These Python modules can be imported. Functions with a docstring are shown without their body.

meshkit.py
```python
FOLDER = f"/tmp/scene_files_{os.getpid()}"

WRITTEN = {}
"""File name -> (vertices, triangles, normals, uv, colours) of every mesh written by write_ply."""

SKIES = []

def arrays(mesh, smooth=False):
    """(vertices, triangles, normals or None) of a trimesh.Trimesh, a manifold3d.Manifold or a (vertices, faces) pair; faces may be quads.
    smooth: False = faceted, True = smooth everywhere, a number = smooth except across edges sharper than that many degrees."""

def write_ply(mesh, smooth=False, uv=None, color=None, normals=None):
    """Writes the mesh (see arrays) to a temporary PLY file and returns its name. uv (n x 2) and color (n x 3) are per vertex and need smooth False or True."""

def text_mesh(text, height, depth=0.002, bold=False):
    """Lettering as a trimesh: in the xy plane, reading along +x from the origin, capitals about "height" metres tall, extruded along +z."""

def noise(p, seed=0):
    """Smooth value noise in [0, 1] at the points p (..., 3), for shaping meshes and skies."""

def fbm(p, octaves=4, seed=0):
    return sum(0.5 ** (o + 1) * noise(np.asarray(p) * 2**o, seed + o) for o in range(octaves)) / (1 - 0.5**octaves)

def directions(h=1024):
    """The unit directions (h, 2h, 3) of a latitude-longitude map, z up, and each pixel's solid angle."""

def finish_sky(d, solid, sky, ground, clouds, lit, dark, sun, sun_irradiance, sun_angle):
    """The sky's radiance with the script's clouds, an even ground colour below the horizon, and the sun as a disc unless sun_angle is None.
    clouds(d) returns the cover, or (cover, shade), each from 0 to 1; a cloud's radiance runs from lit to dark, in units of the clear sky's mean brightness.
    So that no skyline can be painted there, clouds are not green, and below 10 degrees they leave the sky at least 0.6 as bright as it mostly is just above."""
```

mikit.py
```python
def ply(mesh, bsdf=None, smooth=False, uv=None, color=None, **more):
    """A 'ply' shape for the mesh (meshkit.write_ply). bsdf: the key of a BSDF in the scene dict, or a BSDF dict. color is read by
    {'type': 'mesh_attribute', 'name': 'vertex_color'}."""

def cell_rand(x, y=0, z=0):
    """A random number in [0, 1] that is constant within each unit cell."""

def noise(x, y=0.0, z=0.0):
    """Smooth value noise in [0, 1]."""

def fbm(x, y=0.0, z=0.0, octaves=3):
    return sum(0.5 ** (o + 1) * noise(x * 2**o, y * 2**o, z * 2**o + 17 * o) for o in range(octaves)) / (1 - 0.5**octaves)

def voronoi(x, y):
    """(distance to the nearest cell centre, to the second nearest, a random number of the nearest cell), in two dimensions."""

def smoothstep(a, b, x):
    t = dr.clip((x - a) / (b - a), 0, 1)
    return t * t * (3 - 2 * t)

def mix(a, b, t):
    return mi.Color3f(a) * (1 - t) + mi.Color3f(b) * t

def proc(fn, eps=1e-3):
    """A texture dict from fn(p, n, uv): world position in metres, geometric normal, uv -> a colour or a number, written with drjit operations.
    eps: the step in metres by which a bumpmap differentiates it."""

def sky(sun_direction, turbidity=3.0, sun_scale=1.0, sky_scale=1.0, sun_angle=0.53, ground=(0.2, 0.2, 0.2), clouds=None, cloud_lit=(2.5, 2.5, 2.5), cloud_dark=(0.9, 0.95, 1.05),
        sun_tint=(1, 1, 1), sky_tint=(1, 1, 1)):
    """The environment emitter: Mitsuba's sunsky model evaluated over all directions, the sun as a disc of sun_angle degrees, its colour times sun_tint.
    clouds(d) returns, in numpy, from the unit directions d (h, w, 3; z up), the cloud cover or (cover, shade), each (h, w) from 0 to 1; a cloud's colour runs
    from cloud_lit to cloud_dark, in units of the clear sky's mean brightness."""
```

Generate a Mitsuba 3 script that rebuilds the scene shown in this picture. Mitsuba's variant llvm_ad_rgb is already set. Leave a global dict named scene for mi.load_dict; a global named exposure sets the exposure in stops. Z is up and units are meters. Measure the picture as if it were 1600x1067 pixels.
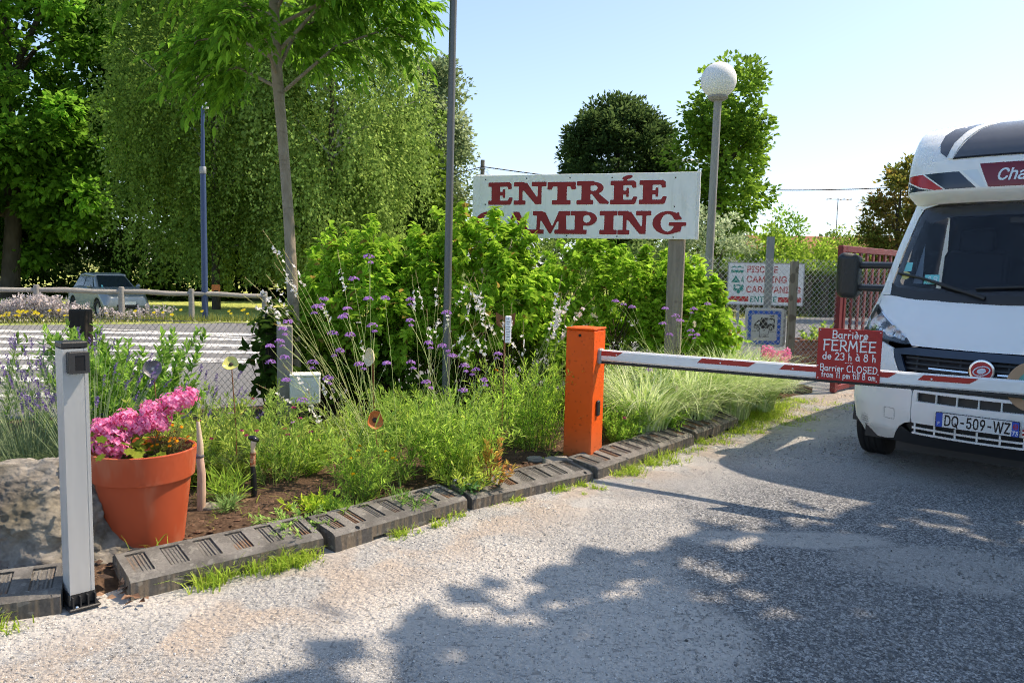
import math, numpy as np, trimesh, mitsuba as mi, mikit, meshkit, manifold3d as m3
import drjit as dr
from shapely.geometry import Polygon, LineString, Point, box as sbox
from shapely.ops import unary_union
from shapely import affinity
from scipy.spatial import Delaunay
from mikit import proc, noise, fbm, voronoi, smoothstep, mix, cell_rand
T = mi.ScalarTransform4f
PI = math.pi
scene, labels = {}, {}
# ---------------------------------------------------------------- camera, sky, sun, exposure
PITCH, ROLL, EYE = math.radians(5.4), math.radians(1.25), 1.55
fw = np.array([0, math.cos(PITCH), -math.sin(PITCH)])
up0 = np.cross([1.0, 0, 0], fw)
upv = -math.sin(ROLL) * np.array([1.0, 0, 0]) + math.cos(ROLL) * up0
scene['camera'] = {'type': 'perspective', 'fov': 67.38, 'fov_axis': 'x', 'near_clip': 0.05, 'far_clip': 3000.0,
                   'to_world': T().look_at(origin=[0, 0, EYE], target=[float(fw[0]), float(fw[1]), float(EYE + fw[2])], up=[float(x) for x in upv])}
SUN = np.array([0.66, 0.22, 1.0])
scene['sky'] = mikit.sky(SUN.tolist(), turbidity=4.5, sky_scale=1.5, ground=(0.16, 0.16, 0.12), sky_tint=(1.11, 1.04, .975))
exposure = 2.2

# ---------------------------------------------------------------- bookkeeping
def uniq(key):
    if key not in scene and key not in labels: return key
    i = 1
    while f'{key}_{i:03d}' in scene or f'{key}_{i:03d}' in labels: i += 1
    return f'{key}_{i:03d}'

def thing(name, label, cat, group=None):
    k = uniq(name)
    labels[k] = {'label': label, 'category': cat}
    if group: labels[k]['group'] = group
    return k

def put(name, mesh, mat, smooth=False, parent=None, kind=None, label=None, color=None, to_world=None):
    """One mesh as an entry; under its parent it is a part."""
    k = uniq(name if parent is None else f'{parent}__{name}')
    if isinstance(mesh, Mesh):
        color = mesh.colors() if color is None else color
        mesh = mesh.get()
    d = dict(mesh) if isinstance(mesh, dict) else mikit.ply(mesh, mat, smooth=smooth, color=color)
    if to_world is not None: d['to_world'] = to_world
    scene[k] = d
    if kind or label:
        labels[k] = {}
        if kind: labels[k]['kind'] = kind
        if label: labels[k]['label'] = label
    return k

def solo(name, mesh, mat, label, cat, smooth=False, group=None, kind=None):
    k = put(name, mesh, mat, smooth)
    labels[k] = {'label': label, 'category': cat}
    if group: labels[k]['group'] = group
    if kind: labels[k]['kind'] = kind
    return k

def struct(name, mesh, mat, smooth=False):
    k = put(name, mesh, mat, smooth); labels[k] = {'kind': 'structure'}; return k

# ---------------------------------------------------------------- mesh tools
class Mesh:
    def __init__(s): s.v, s.f, s.c, s.n = [], [], [], 0
    def add(s, v, f, c=None):
        v = np.asarray(v, float).reshape(-1, 3); f = np.asarray(f, int)
        if f.shape[1] == 4: f = np.vstack([f[:, [0, 1, 2]], f[:, [0, 2, 3]]])
        s.v.append(v); s.f.append(f + s.n); s.n += len(v)
        if c is not None: s.c.append(np.broadcast_to(np.asarray(c, float), (len(v), 3)))
        return s
    def tm(s, m, c=None): return s.add(m[0], m[1], c) if isinstance(m, tuple) else s.add(m.vertices, m.faces, c)
    def get(s): return np.vstack(s.v), np.vstack(s.f)
    def colors(s): return np.vstack(s.c) if s.c else None

def rz(a): c, s_ = math.cos(a), math.sin(a); return np.array([[c, -s_, 0], [s_, c, 0], [0, 0, 1.0]])
def rx(a): c, s_ = math.cos(a), math.sin(a); return np.array([[1.0, 0, 0], [0, c, -s_], [0, s_, c]])
def ry(a): c, s_ = math.cos(a), math.sin(a); return np.array([[c, 0, s_], [0, 1.0, 0], [-s_, 0, c]])
def xf(m, R=None, t=(0, 0, 0)):
    v, f = (m[0], m[1]) if isinstance(m, tuple) else (np.asarray(m.vertices), np.asarray(m.faces))
    v = np.asarray(v, float)
    return (v @ (np.eye(3) if R is None else R).T + np.asarray(t, float), np.asarray(f))
def cat(*ms):
    q = Mesh()
    for m in ms: q.tm(m)
    return q.get()
def man(M):
    m = M.to_mesh(); return (np.array(m.vert_properties[:, :3], float), np.array(m.tri_verts))
def hullm(pts): 
    h = trimesh.convex.convex_hull(np.asarray(pts, float)); return (np.asarray(h.vertices), np.asarray(h.faces))
def cbox(sx, sy, sz, ch=0.004, c=(0, 0, 0)):
    """A box with chamfered edges, centred on c."""
    ch = min(ch, 0.45 * min(sx, sy, sz)); p = []
    for x in (-1, 1):
        for y in (-1, 1):
            for z in (-1, 1):
                h = np.array([x * sx, y * sy, z * sz]) / 2
                for k in range(3):
                    q = h.copy()
                    for j in range(3):
                        if j != k: q[j] -= np.sign(h[j]) * ch
                    p.append(q)
    return xf(hullm(p), None, c)
def bx(x0, x1, y0, y1, z0, z1):
    v = [[x, y, z] for x in (x0, x1) for y in (y0, y1) for z in (z0, z1)]
    return (np.array(v, float), np.array([[0, 1, 3], [0, 3, 2], [4, 6, 7], [4, 7, 5], [0, 4, 5], [0, 5, 1], [2, 3, 7], [2, 7, 6], [0, 2, 6], [0, 6, 4], [1, 5, 7], [1, 7, 3]]))
def tube(path, radii, sides=8, caps=True):
    p = np.asarray(path, float); n = len(p)
    r = np.broadcast_to(np.asarray(radii, float), (n,))
    t = np.gradient(p, axis=0); t /= np.linalg.norm(t, axis=1, keepdims=True) + 1e-12
    ref = np.array([0, 0, 1.0]) if abs(t[:, 2]).mean() < 0.8 else np.array([1.0, 0, 0])
    a = np.cross(t, ref); a /= np.linalg.norm(a, axis=1, keepdims=True) + 1e-12
    b = np.cross(t, a); ang = np.arange(sides) * 2 * PI / sides
    v = p[:, None] + r[:, None, None] * (np.cos(ang)[None, :, None] * a[:, None] + np.sin(ang)[None, :, None] * b[:, None])
    i, j = np.meshgrid(np.arange(n - 1), np.arange(sides), indexing='ij')
    q = np.stack([i * sides + j, i * sides + (j + 1) % sides, (i + 1) * sides + (j + 1) % sides, (i + 1) * sides + j], -1).reshape(-1, 4)
    f = np.vstack([q[:, [0, 1, 2]], q[:, [0, 2, 3]]]); v = v.reshape(-1, 3)
    if caps:
        m = len(v); v = np.vstack([v, p[:1], p[-1:]]); k = np.arange(sides)
        f = np.vstack([f, np.stack([k * 0 + m, (k + 1) % sides, k], 1), np.stack([k * 0 + m + 1, (n - 1) * sides + k, (n - 1) * sides + (k + 1) % sides], 1)])
    return (v, f)
def lathe(profile, sides=32):
    """profile: (r, z) pairs from bottom to top."""
    p = np.asarray(profile, float); ang = np.arange(sides) * 2 * PI / sides
    v = np.stack([p[:, None, 0] * np.cos(ang), p[:, None, 0] * np.sin(ang), np.repeat(p[:, 1:2], sides, 1)], -1).reshape(-1, 3)
    i, j = np.meshgrid(np.arange(len(p) - 1), np.arange(sides), indexing='ij')
    q = np.stack([i * sides + j, i * sides + (j + 1) % sides, (i + 1) * sides + (j + 1) % sides, (i + 1) * sides + j], -1).reshape(-1, 4)
    return (v, np.vstack([q[:, [0, 1, 2]], q[:, [0, 2, 3]]]))
def grid(P):
    """A (n, m, 3) array of points as a mesh."""
    n, m = P.shape[:2]; i, j = np.meshgrid(np.arange(n - 1), np.arange(m - 1), indexing='ij')
    q = np.stack([i * m + j, i * m + j + 1, (i + 1) * m + j + 1, (i + 1) * m + j], -1).reshape(-1, 4)
    return (P.reshape(-1, 3), np.vstack([q[:, [0, 1, 2]], q[:, [0, 2, 3]]]))
def prism(poly, depth):
    """A shapely shape in x, z extruded towards -y (its front at y = -depth)."""
    out = Mesh()
    for g in getattr(poly, 'geoms', [poly]):
        if g.is_empty or g.area < 1e-9: continue
        m = trimesh.creation.extrude_polygon(g, depth, engine='earcut')
        v = np.asarray(m.vertices); out.add(np.stack([v[:, 0], -v[:, 2], v[:, 1]], 1), m.faces)
    return out.get()
def text(s, h, depth=0.002, bold=False, sx=1.0, shear=0.0):
    """Lettering standing in x, z, facing -y."""
    m = meshkit.text_mesh(s, h, depth, bold); v = np.asarray(m.vertices)
    return (np.stack([v[:, 0] * sx + shear * v[:, 1], -v[:, 2], v[:, 1]], 1), np.asarray(m.faces))
def centre_x(m): v = m[0].copy(); v[:, 0] -= (v[:, 0].min() + v[:, 0].max()) / 2; return (v, m[1])
def unit(v): return v / (np.linalg.norm(v, axis=-1, keepdims=True) + 1e-12)
def rdir(rng, n): return unit(rng.normal(size=(n, 3)))

def leaves(P, D, N, L, Wd, fold=0.25, full=False):
    """Folded leaves: at P, growing along D, facing N. Two triangles each, four with full."""
    n = len(P); D = unit(D); S = unit(np.cross(D, N)); U = np.cross(S, D)
    L = np.broadcast_to(L, (n,))[:, None]; Wd = np.broadcast_to(Wd, (n,))[:, None] / 2
    if not full:
        V = np.stack([P, P + D * L * .45 - S * Wd + U * Wd * fold, P + D * L, P + D * L * .45 + S * Wd + U * Wd * fold], 1)
        F = np.array([[0, 2, 1], [0, 3, 2]]); k = 4
    else:
        V = np.stack([P, P + D * L * .3 - S * Wd + U * Wd * fold, P + D * L * .68 - S * Wd * .72 + U * (Wd * fold - L * .03), P + D * L - U * L * .12,
                      P + D * L * .68 + S * Wd * .72 + U * (Wd * fold - L * .03), P + D * L * .3 + S * Wd + U * Wd * fold, P + D * L * .55 - U * L * .01], 1)
        F = np.array([[0, 6, 1], [1, 6, 2], [2, 6, 3], [3, 6, 4], [4, 6, 5], [5, 6, 0]]); k = 7
    return V.reshape(-1, 3), (F[None] + np.arange(n)[:, None, None] * k).reshape(-1, 3), k

def tint(rng, n, a, b, jit=0.18, k=4, t=None):
    t = rng.random(n)[:, None] if t is None else np.asarray(t)[:, None]
    c = (np.asarray(a) * (1 - t) + np.asarray(b) * t) * (1 + jit * rng.normal(size=(n, 1)))
    return np.repeat(np.clip(c, 0.003, 0.95), k, 0)

def blades(P, az, H, lean, w, seg=4, curl=1.6):
    """Arching tapered grass blades: lean is how far the tip moves sideways, in heights."""
    n = len(P); s = np.linspace(0, 1, seg + 1)
    d = np.stack([np.cos(az), np.sin(az), 0 * az], 1); side = np.stack([-np.sin(az), np.cos(az), 0 * az], 1)
    H, lean, w = (np.broadcast_to(x, (n,)) for x in (H, lean, w))
    out = lean[:, None] * H[:, None] * s[None] ** curl
    z = H[:, None] * (s[None] - 0.55 * np.minimum(lean, 1.3)[:, None] * s[None] ** (curl + 1.2) * 0.8)
    z = np.maximum(z, .012 * s[None])
    c = P[:, None] + d[:, None] * out[..., None] + np.array([0, 0, 1.0]) * z[..., None]
    ww = (w[:, None] / 2 * (1 - s[None] ** 2.2) + 0.0004)[..., None]
    V = np.stack([c - side[:, None] * ww, c + side[:, None] * ww], 2).reshape(-1, 3)
    i = np.arange(seg)[:, None] * 2 + np.array([[0, 1, 3, 2]])
    F = (i[None] + (np.arange(n) * 2 * (seg + 1))[:, None, None]).reshape(-1, 4)
    return V, F, 2 * (seg + 1), c[:, -1]

def rods(Q, r0, r1=None):
    """Thin three-sided stems along the polylines Q (n, s, 3)."""
    n, s = Q.shape[:2]; t = unit(np.gradient(Q, axis=1)); a = unit(np.cross(t, np.array([0.31, 0.9, 0.2]))); b = np.cross(t, a)
    r = np.linspace(r0, r0 if r1 is None else r1, s)[None, :, None, None]; ang = np.arange(3) * 2 * PI / 3
    V = (Q[:, :, None] + r * (np.cos(ang)[:, None] * a[:, :, None] + np.sin(ang)[:, None] * b[:, :, None])).reshape(-1, 3)
    i, j = np.meshgrid(np.arange(s - 1), np.arange(3), indexing='ij')
    q = np.stack([i * 3 + j, i * 3 + (j + 1) % 3, (i + 1) * 3 + (j + 1) % 3, (i + 1) * 3 + j], -1).reshape(-1, 4)
    return V, (q[None] + (np.arange(n) * s * 3)[:, None, None]).reshape(-1, 4)
# ---------------------------------------------------------------- materials
def M(name, **k): scene[name] = k
def rgb(*c): return {'type': 'rgb', 'value': list(c)}
VC = {'type': 'mesh_attribute', 'name': 'vertex_color'}
def P(name, col, rough=0.6, spec=0.4, bump=None, bs=0.002, **k):
    b = {'type': 'principled', 'base_color': col if isinstance(col, dict) else rgb(*col), 'roughness': rough, 'specular': spec, **k}
    if bump is not None: b = {'type': 'bumpmap', 'arbitrary': bump, 'scale': bs, 'bsdf': b}
    M(name, type='twosided', bsdf=b)
def leafm(name, trans=1.0, rough=0.45, spec=0.4):
    M(name, type='principledthin', base_color=VC, roughness=rough, diff_trans=trans, spec_trans=0.0)
leafm('leaf', 1.15, 0.4); leafm('leaf_gloss', .8, .30, .7); leafm('petal', 0.7, 0.7); leafm('dry', 0.4, 0.8)
P('vc', VC, 0.8, 0.3); P('vc_gloss', VC, 0.35, 0.5)
def van_col(p, n, uv):
    grime = smoothstep(.75, .2, p.z + .25 * (fbm(p.x * 5, p.y * 5, p.z * 5, 3) - .5)) * (.4 + .6 * fbm(p.x * 30, p.y * 30, p.z * 12, 3))
    return mix((.80, .81, .82), (.52, .49, .44), grime * .35)
P('white_paint', proc(van_col), 0.28, 0.5)
P('white_plastic', (.70, .71, .72), 0.38, 0.5)
P('box_white', (.72, .72, .70), 0.5, 0.4)
P('black_plastic', (.018, .019, .021), 0.45, 0.5)
P('black_gloss', (.01, .011, .015), 0.12, 0.6)
P('skylight_glass', (.085, .092, .115), 0.18, 0.6)  # blue-grey base holds the sky reflection painted into the glass
P('navy', (.018, .03, .06), 0.2, 0.5, clearcoat=0.5)
P('decal_red', (.42, .02, .03), 0.25, 0.5); P('decal_dark_red', (.16, .012, .028), 0.25, 0.5); P('decal_silver', (.62, .70, .78), 0.25, 0.6)
P('chrome', (.75, .76, .78), 0.15, 0.5, metallic=1.0)
P('tyre', (.022, .022, .023), 0.85, 0.3)
P('plate_blue', (.02, .07, .42), 0.35, 0.5); P('plate_white', (.62, .64, .66), 0.4, 0.4); P('ink', (.012, .012, .014), 0.5, 0.3)
P('cab_dark', (.02, .024, .034), 0.8, 0.2); P('cab_grey', (.012, .015, .022), 0.9, 0.2); P('cab_pale', (.13, .17, .22), 0.9, 0.2); P('skin_tan', (.24, .17, .11), 0.7)
P('sticker_cyan', (.16, .55, .55), 0.5); P('sticker_yellow', (.55, .5, .12), 0.5)
def cab_col(p, n, uv):
    a = fbm(p.x * 6, p.y * 6, p.z * 2.5, 3)
    dirt = smoothstep(0.42, 0.05, p.z + 0.12 * (a - .5))
    chip = smoothstep(.80, .86, noise(p.x * 55, p.y * 55, p.z * 38))
    return mix(mix((.80, .108, .006), (.70, .088, .005), a), (.30, .16, .08), dirt * .45) * (1 - .25 * chip)
P('orange_paint', proc(cab_col), 0.5, 0.3)
def red_sign(p, n, uv): return mix((.31, .012, .014), (.38, .022, .022), fbm(p.x * 5, p.y * 5, p.z * 5, 2))
P('sign_red', proc(red_sign), 0.4, 0.4)
P('stripe_red', (.36, .018, .016), 0.35, 0.5)
P('letter_white', (.76, .77, .76), 0.5, 0.4)
def boom_col(p, n, uv): 
    return mix((.72, .73, .74), (.58, .56, .50), smoothstep(.55, .9, fbm(p.x * 2.5 + 3, p.y * 2.5, p.z * 26, 4)) * .5)
P('boom_white', proc(boom_col), 0.35, 0.5)
def board_col(p, n, uv):
    streak = smoothstep(.5, .9, fbm(p.x * 26, p.y * 26, p.z * 2.2, 4))
    return mix((.80, .82, .80), (.56, .58, .53), streak * .45)
P('board_white', proc(board_col), 0.45, 0.4)
def letter_red(p, n, uv): return mix((.24, .016, .018), (.30, .024, .026), fbm(p.x * 9, p.y * 9, p.z * 9, 2))
P('letter_red', proc(letter_red), 0.55, 0.35)
def alu(p, n, uv): return mix((.50, .51, .51), (.43, .44, .45), fbm(p.x * 50, p.y * 50, p.z * 3, 3))
P('alu', proc(alu), 0.42, 0.5, metallic=0.35)
def galva(p, n, uv): return mix((.36, .37, .37), (.25, .26, .265), fbm(p.x * 60, p.y * 60, p.z * 12, 3))
P('alu_dark', (.045, .045, .048), 0.4, 0.5, metallic=0.3)
P('galva', proc(galva), 0.5, 0.5, metallic=0.4)
P('pole_dark', (.14, .145, .15), 0.5, 0.5, metallic=0.4)
P('pole_blue', (.03, .055, .13), 0.45, 0.5)
P('lamp_pole', (.30, .285, .27), 0.6, 0.4)
P('wire', (.15, .15, .145), 0.6, 0.4, metallic=0.3); P('wire_pale', (.46, .48, .46), 0.55, 0.4, metallic=0.3)
P('cable', (.02, .02, .022), 0.8)
def gate_col(p, n, uv): return mix((.22, .035, .038), (.15, .022, .026), fbm(p.x * 9, p.y * 9, p.z * 3, 3))
P('gate_red', proc(gate_col), 0.5, 0.4)
def wood_grey(p, n, uv):
    g = fbm(p.x * 70, p.y * 70, p.z * 3.5, 4); k = smoothstep(.78, .84, noise(p.x * 14, p.y * 14, p.z * 8))
    return mix(mix((.33, .29, .24), (.17, .145, .12), g), (.08, .06, .045), k * .6)
def wood_bump(p, n, uv): return fbm(p.x * 90, p.y * 90, p.z * 5, 3)
P('wood_grey', proc(wood_grey), 0.85, 0.2, proc(wood_bump), 0.004)
def wood_black(p, n, uv): return mix((.018, .016, .014), (.055, .048, .04), fbm(p.x * 60, p.y * 60, p.z * 5, 3))
P('wood_black', proc(wood_black), 0.9, 0.2, proc(wood_bump), 0.006)
def rail_col(p, n, uv): return mix((.36, .34, .31), (.20, .19, .17), fbm(p.x * 3, p.y * 30, p.z * 30, 4))
P('rail_wood', proc(rail_col), 0.85, 0.2)
def bark_g(p, n, uv):
    a = fbm(p.x * 22, p.y * 22, p.z * 9, 4); b = smoothstep(.6, .8, fbm(p.x * 9 + 7, p.y * 9, p.z * 26, 3))
    return mix(mix((.20, .165, .12), (.34, .295, .235), a), (.10, .085, .06), b * .5)
P('bark_ash', proc(bark_g), 0.9, 0.2, proc(lambda p, n, uv: fbm(p.x * 60, p.y * 60, p.z * 18, 3)), 0.006)
def bark_d(p, n, uv): return mix((.05, .04, .03), (.13, .11, .085), fbm(p.x * 8, p.y * 8, p.z * 2.5, 4))
P('bark_dark', proc(bark_d), 0.95, 0.1)
P('bark_birch', proc(lambda p, n, uv: mix((.42, .40, .36), (.05, .05, .045), smoothstep(.55, .66, fbm(p.x * 4, p.y * 4, p.z * 9, 3)))), 0.9, 0.1)
def terra(p, n, uv):
    a = fbm(p.x * 7, p.y * 7, p.z * 4, 4); d = smoothstep(.50, .72, fbm(p.x * 13 + 3, p.y * 13, p.z * 3, 4)) + .8 * smoothstep(.16, .02, p.z + .06 * (a - .5))
    return mix(mix((.42, .078, .028), (.34, .058, .021), a), (.44, .20, .12), dr.clip(d, 0, 1) * .38)
P('terracotta', proc(terra), 0.6, 0.3)
P('dark_stone', (.03, .03, .032), 0.8)
P('potting_soil', (.03, .022, .016), 0.95, 0.1)
# stone
def stone_col(p, n, uv):
    a = fbm(p.x * 5, p.y * 5, p.z * 5, 4); b = fbm(p.x * 24, p.y * 24, p.z * 24, 3); m = smoothstep(.52, .68, fbm(p.x * 3.1 + 4, p.y * 3.1, p.z * 3.1, 3))
    c = mix((.31, .285, .25), (.135, .12, .10), smoothstep(.34, .68, a)); c = mix(c, (.17, .155, .10), m * .35); pit = smoothstep(.40, .30, fbm(p.x * 11 + 3, p.y * 11, p.z * 11, 4)); q = fbm(p.x * 70, p.y * 70, p.z * 70, 3); return c * (.25 + .55 * b + .5 * q) * (1 - .22 * pit)
P('boulder_stone', proc(stone_col), 0.95, 0.15, proc(lambda p, n, uv: fbm(p.x * 50, p.y * 50, p.z * 50, 4)), 0.012)
P('concrete', proc(lambda p, n, uv: mix((.30, .28, .25), (.22, .2, .18), fbm(p.x * 12, p.y * 12, p.z * 12, 3))), 0.9, 0.2)
def kerb_col(p, n, uv):
    a = fbm(p.x * 9, p.y * 9, p.z * 9, 4); s = fbm(p.x * 130, p.y * 130, p.z * 60, 2)
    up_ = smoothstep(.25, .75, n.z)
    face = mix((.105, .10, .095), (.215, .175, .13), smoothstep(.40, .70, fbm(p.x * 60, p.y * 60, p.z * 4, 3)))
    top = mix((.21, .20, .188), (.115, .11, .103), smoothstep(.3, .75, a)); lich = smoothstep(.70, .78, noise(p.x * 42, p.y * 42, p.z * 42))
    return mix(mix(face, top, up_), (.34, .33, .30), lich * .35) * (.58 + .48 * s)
P('kerb_rubber', proc(kerb_col), 0.9, 0.25, proc(lambda p, n, uv: fbm(p.x * 210, p.y * 210, p.z * 150, 2)), 0.004)
def pad_col(p, n, uv):
    rust = smoothstep(.46, .62, fbm(p.x * 4.5 + 9, p.y * 4.5, 0, 3))
    return mix((.15, .143, .132), (.17, .105, .068), rust) * (.65 + .7 * fbm(p.x * 90, p.y * 90, p.z * 40, 3))
P('kerb_pad', proc(pad_col), 0.95, 0.15)
# ground
def drive_col(p, n, uv):
    wob = fbm(p.x * 1.3, p.y * 1.3, 9, 3) - .5; wob2 = fbm(p.x * 5, p.y * 5, 1, 3) - .5
    def worn(cx, cy, rx_, ry_): return smoothstep(1.25, .75, dr.sqrt(dr.square((p.x - cx) / rx_) + dr.square((p.y - cy) / ry_)) + .9 * wob + .35 * wob2)
    w = fbm(p.x * .9 + 3, p.y * .9, 0, 3); d = smoothstep(.40, .60, w * .75 + .25 * (wob2 + .5))
    dust_patch = dr.maximum(dr.maximum(worn(.55, 3.2, .55, .45), worn(1.6, 4.4, .6, .16)), worn(2.3, 4.0, .6, .3) * .7)
    loose = smoothstep(-.25, .55, (p.x - .75) + .75 * (3.6 - p.y) * .35 + 1.1 * wob + .5 * wob2) * smoothstep(6.3, 5.0, p.y + .8 * wob) * (1 - dust_patch)  # coarse darker gravel; its low tone also puts tree shade into the colour
    grit = fbm(p.x * 95, p.y * 95, 0, 3); v1, v2, r = voronoi(p.x * 88, p.y * 88); u1, u2, r2 = voronoi(p.x * 150 + 7, p.y * 150)
    gap = smoothstep(.0, .26, v2 - v1); fine = mix((.215, .217, .22), (.395, .394, .388), r2) * (.72 + .28 * smoothstep(.0, .3, u2 - u1))
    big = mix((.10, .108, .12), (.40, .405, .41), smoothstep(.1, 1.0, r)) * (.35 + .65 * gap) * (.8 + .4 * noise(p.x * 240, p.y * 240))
    dust = mix((.445, .425, .40), (.385, .377, .365), fbm(p.x * 14, p.y * 14, 0, 3)) * (.84 + .32 * grit)
    speck = smoothstep(.80, .85, noise(p.x * 52, p.y * 52)) * .32
    col = mix(dust, fine, dr.clip(mi.Float(.2) + .65 * d - .4 * dust_patch, 0, .95)) * (1 - speck)
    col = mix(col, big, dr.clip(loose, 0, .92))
    edge = smoothstep(.55, .0, dr.abs((p.x * .77 - p.y * .64) + 3.0)) * smoothstep(.35, .6, fbm(p.x * 4, p.y * 4, 5, 3))
    return mix(col, (.36, .29, .23), edge * .6)
P('drive', proc(drive_col), 0.95, 0.12, proc(lambda p, n, uv: fbm(p.x * 70, p.y * 70, 0, 3), 4e-3), 0.02)
def soil_col(p, n, uv): return mix((.13, .085, .058), (.05, .034, .025), fbm(p.x * 16, p.y * 16, p.z * 8, 4)) * (.6 + .8 * fbm(p.x * 80, p.y * 80, 0, 2))
P('soil', proc(soil_col), 0.97, 0.05, proc(lambda p, n, uv: fbm(p.x * 45, p.y * 45, 0, 3), 4e-3), 0.03)
def road_col(p, n, uv): return mix((.15, .151, .155), (.11, .112, .117), fbm(p.x * .8, p.y * .8, 0, 4)) * (.85 + .3 * noise(p.x * 60, p.y * 60))
P('asphalt', proc(road_col), 0.9, 0.2)
P('road_white', proc(lambda p, n, uv: mix((.58, .58, .57), (.20, .20, .205), smoothstep(.48, .75, fbm(p.x * 7, p.y * 7, 0, 4)))), 0.7, 0.3)
def lawn_col(p, n, uv): return mix((.20, .26, .06), (.34, .34, .11), fbm(p.x * .5, p.y * .5, 0, 4)) * (.7 + .6 * noise(p.x * 9, p.y * 9))
P('lawn_grass', proc(lawn_col), 0.95, 0.1)
P('field', proc(lambda p, n, uv: mix((.10, .13, .035), (.18, .17, .06), fbm(p.x * .2, p.y * .2, 0, 3))), 0.95, 0.1)
P('path_sand', (.44, .39, .30), 0.95, 0.1)
# house, car, lamp
P('roof_tile', proc(lambda p, n, uv: mix((.34, .15, .09), (.24, .11, .07), noise(p.x * 6, p.y * 6, p.z * 14))), 0.85, 0.2)
P('render_wall', (.55, .49, .40), 0.9, 0.1)
P('car_silver', (.22, .25, .27), 0.32, 0.5, metallic=0.5, clearcoat=0.4)
P('car_glass', (.012, .02, .03), 0.06, 0.7)
M('pane', type='thindielectric', int_ior=1.32)
M('lens', type='thindielectric', int_ior=1.45)
M('globe_glass', type='twosided', bsdf={'type': 'diffuse', 'reflectance': rgb(.84, .85, .86)})
P('globe_white', (.82, .83, .85), 0.4, 0.4)
P('disc_ring', (.36, .23, .14), 0.6); P('disc_teal', (.10, .30, .27), 0.6)
P('cream_wood', (.62, .50, .36), 0.6); P('pink_wood', (.52, .36, .28), 0.7); P('rust', proc(lambda p, n, uv: mix((.15, .065, .035), (.30, .13, .06), fbm(p.x * 60, p.y * 60, p.z * 60, 3))), 0.85, 0.3)
P('rust_orange', (.46, .14, .035), 0.55); P('glaze_cream', (.62, .56, .36), 0.35); P('glaze_grey', (.15, .14, .16), 0.35); P('glaze_yellow', (.55, .55, .16), 0.35); P('dark_hole', (.03, .022, .02), 0.6)
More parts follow.
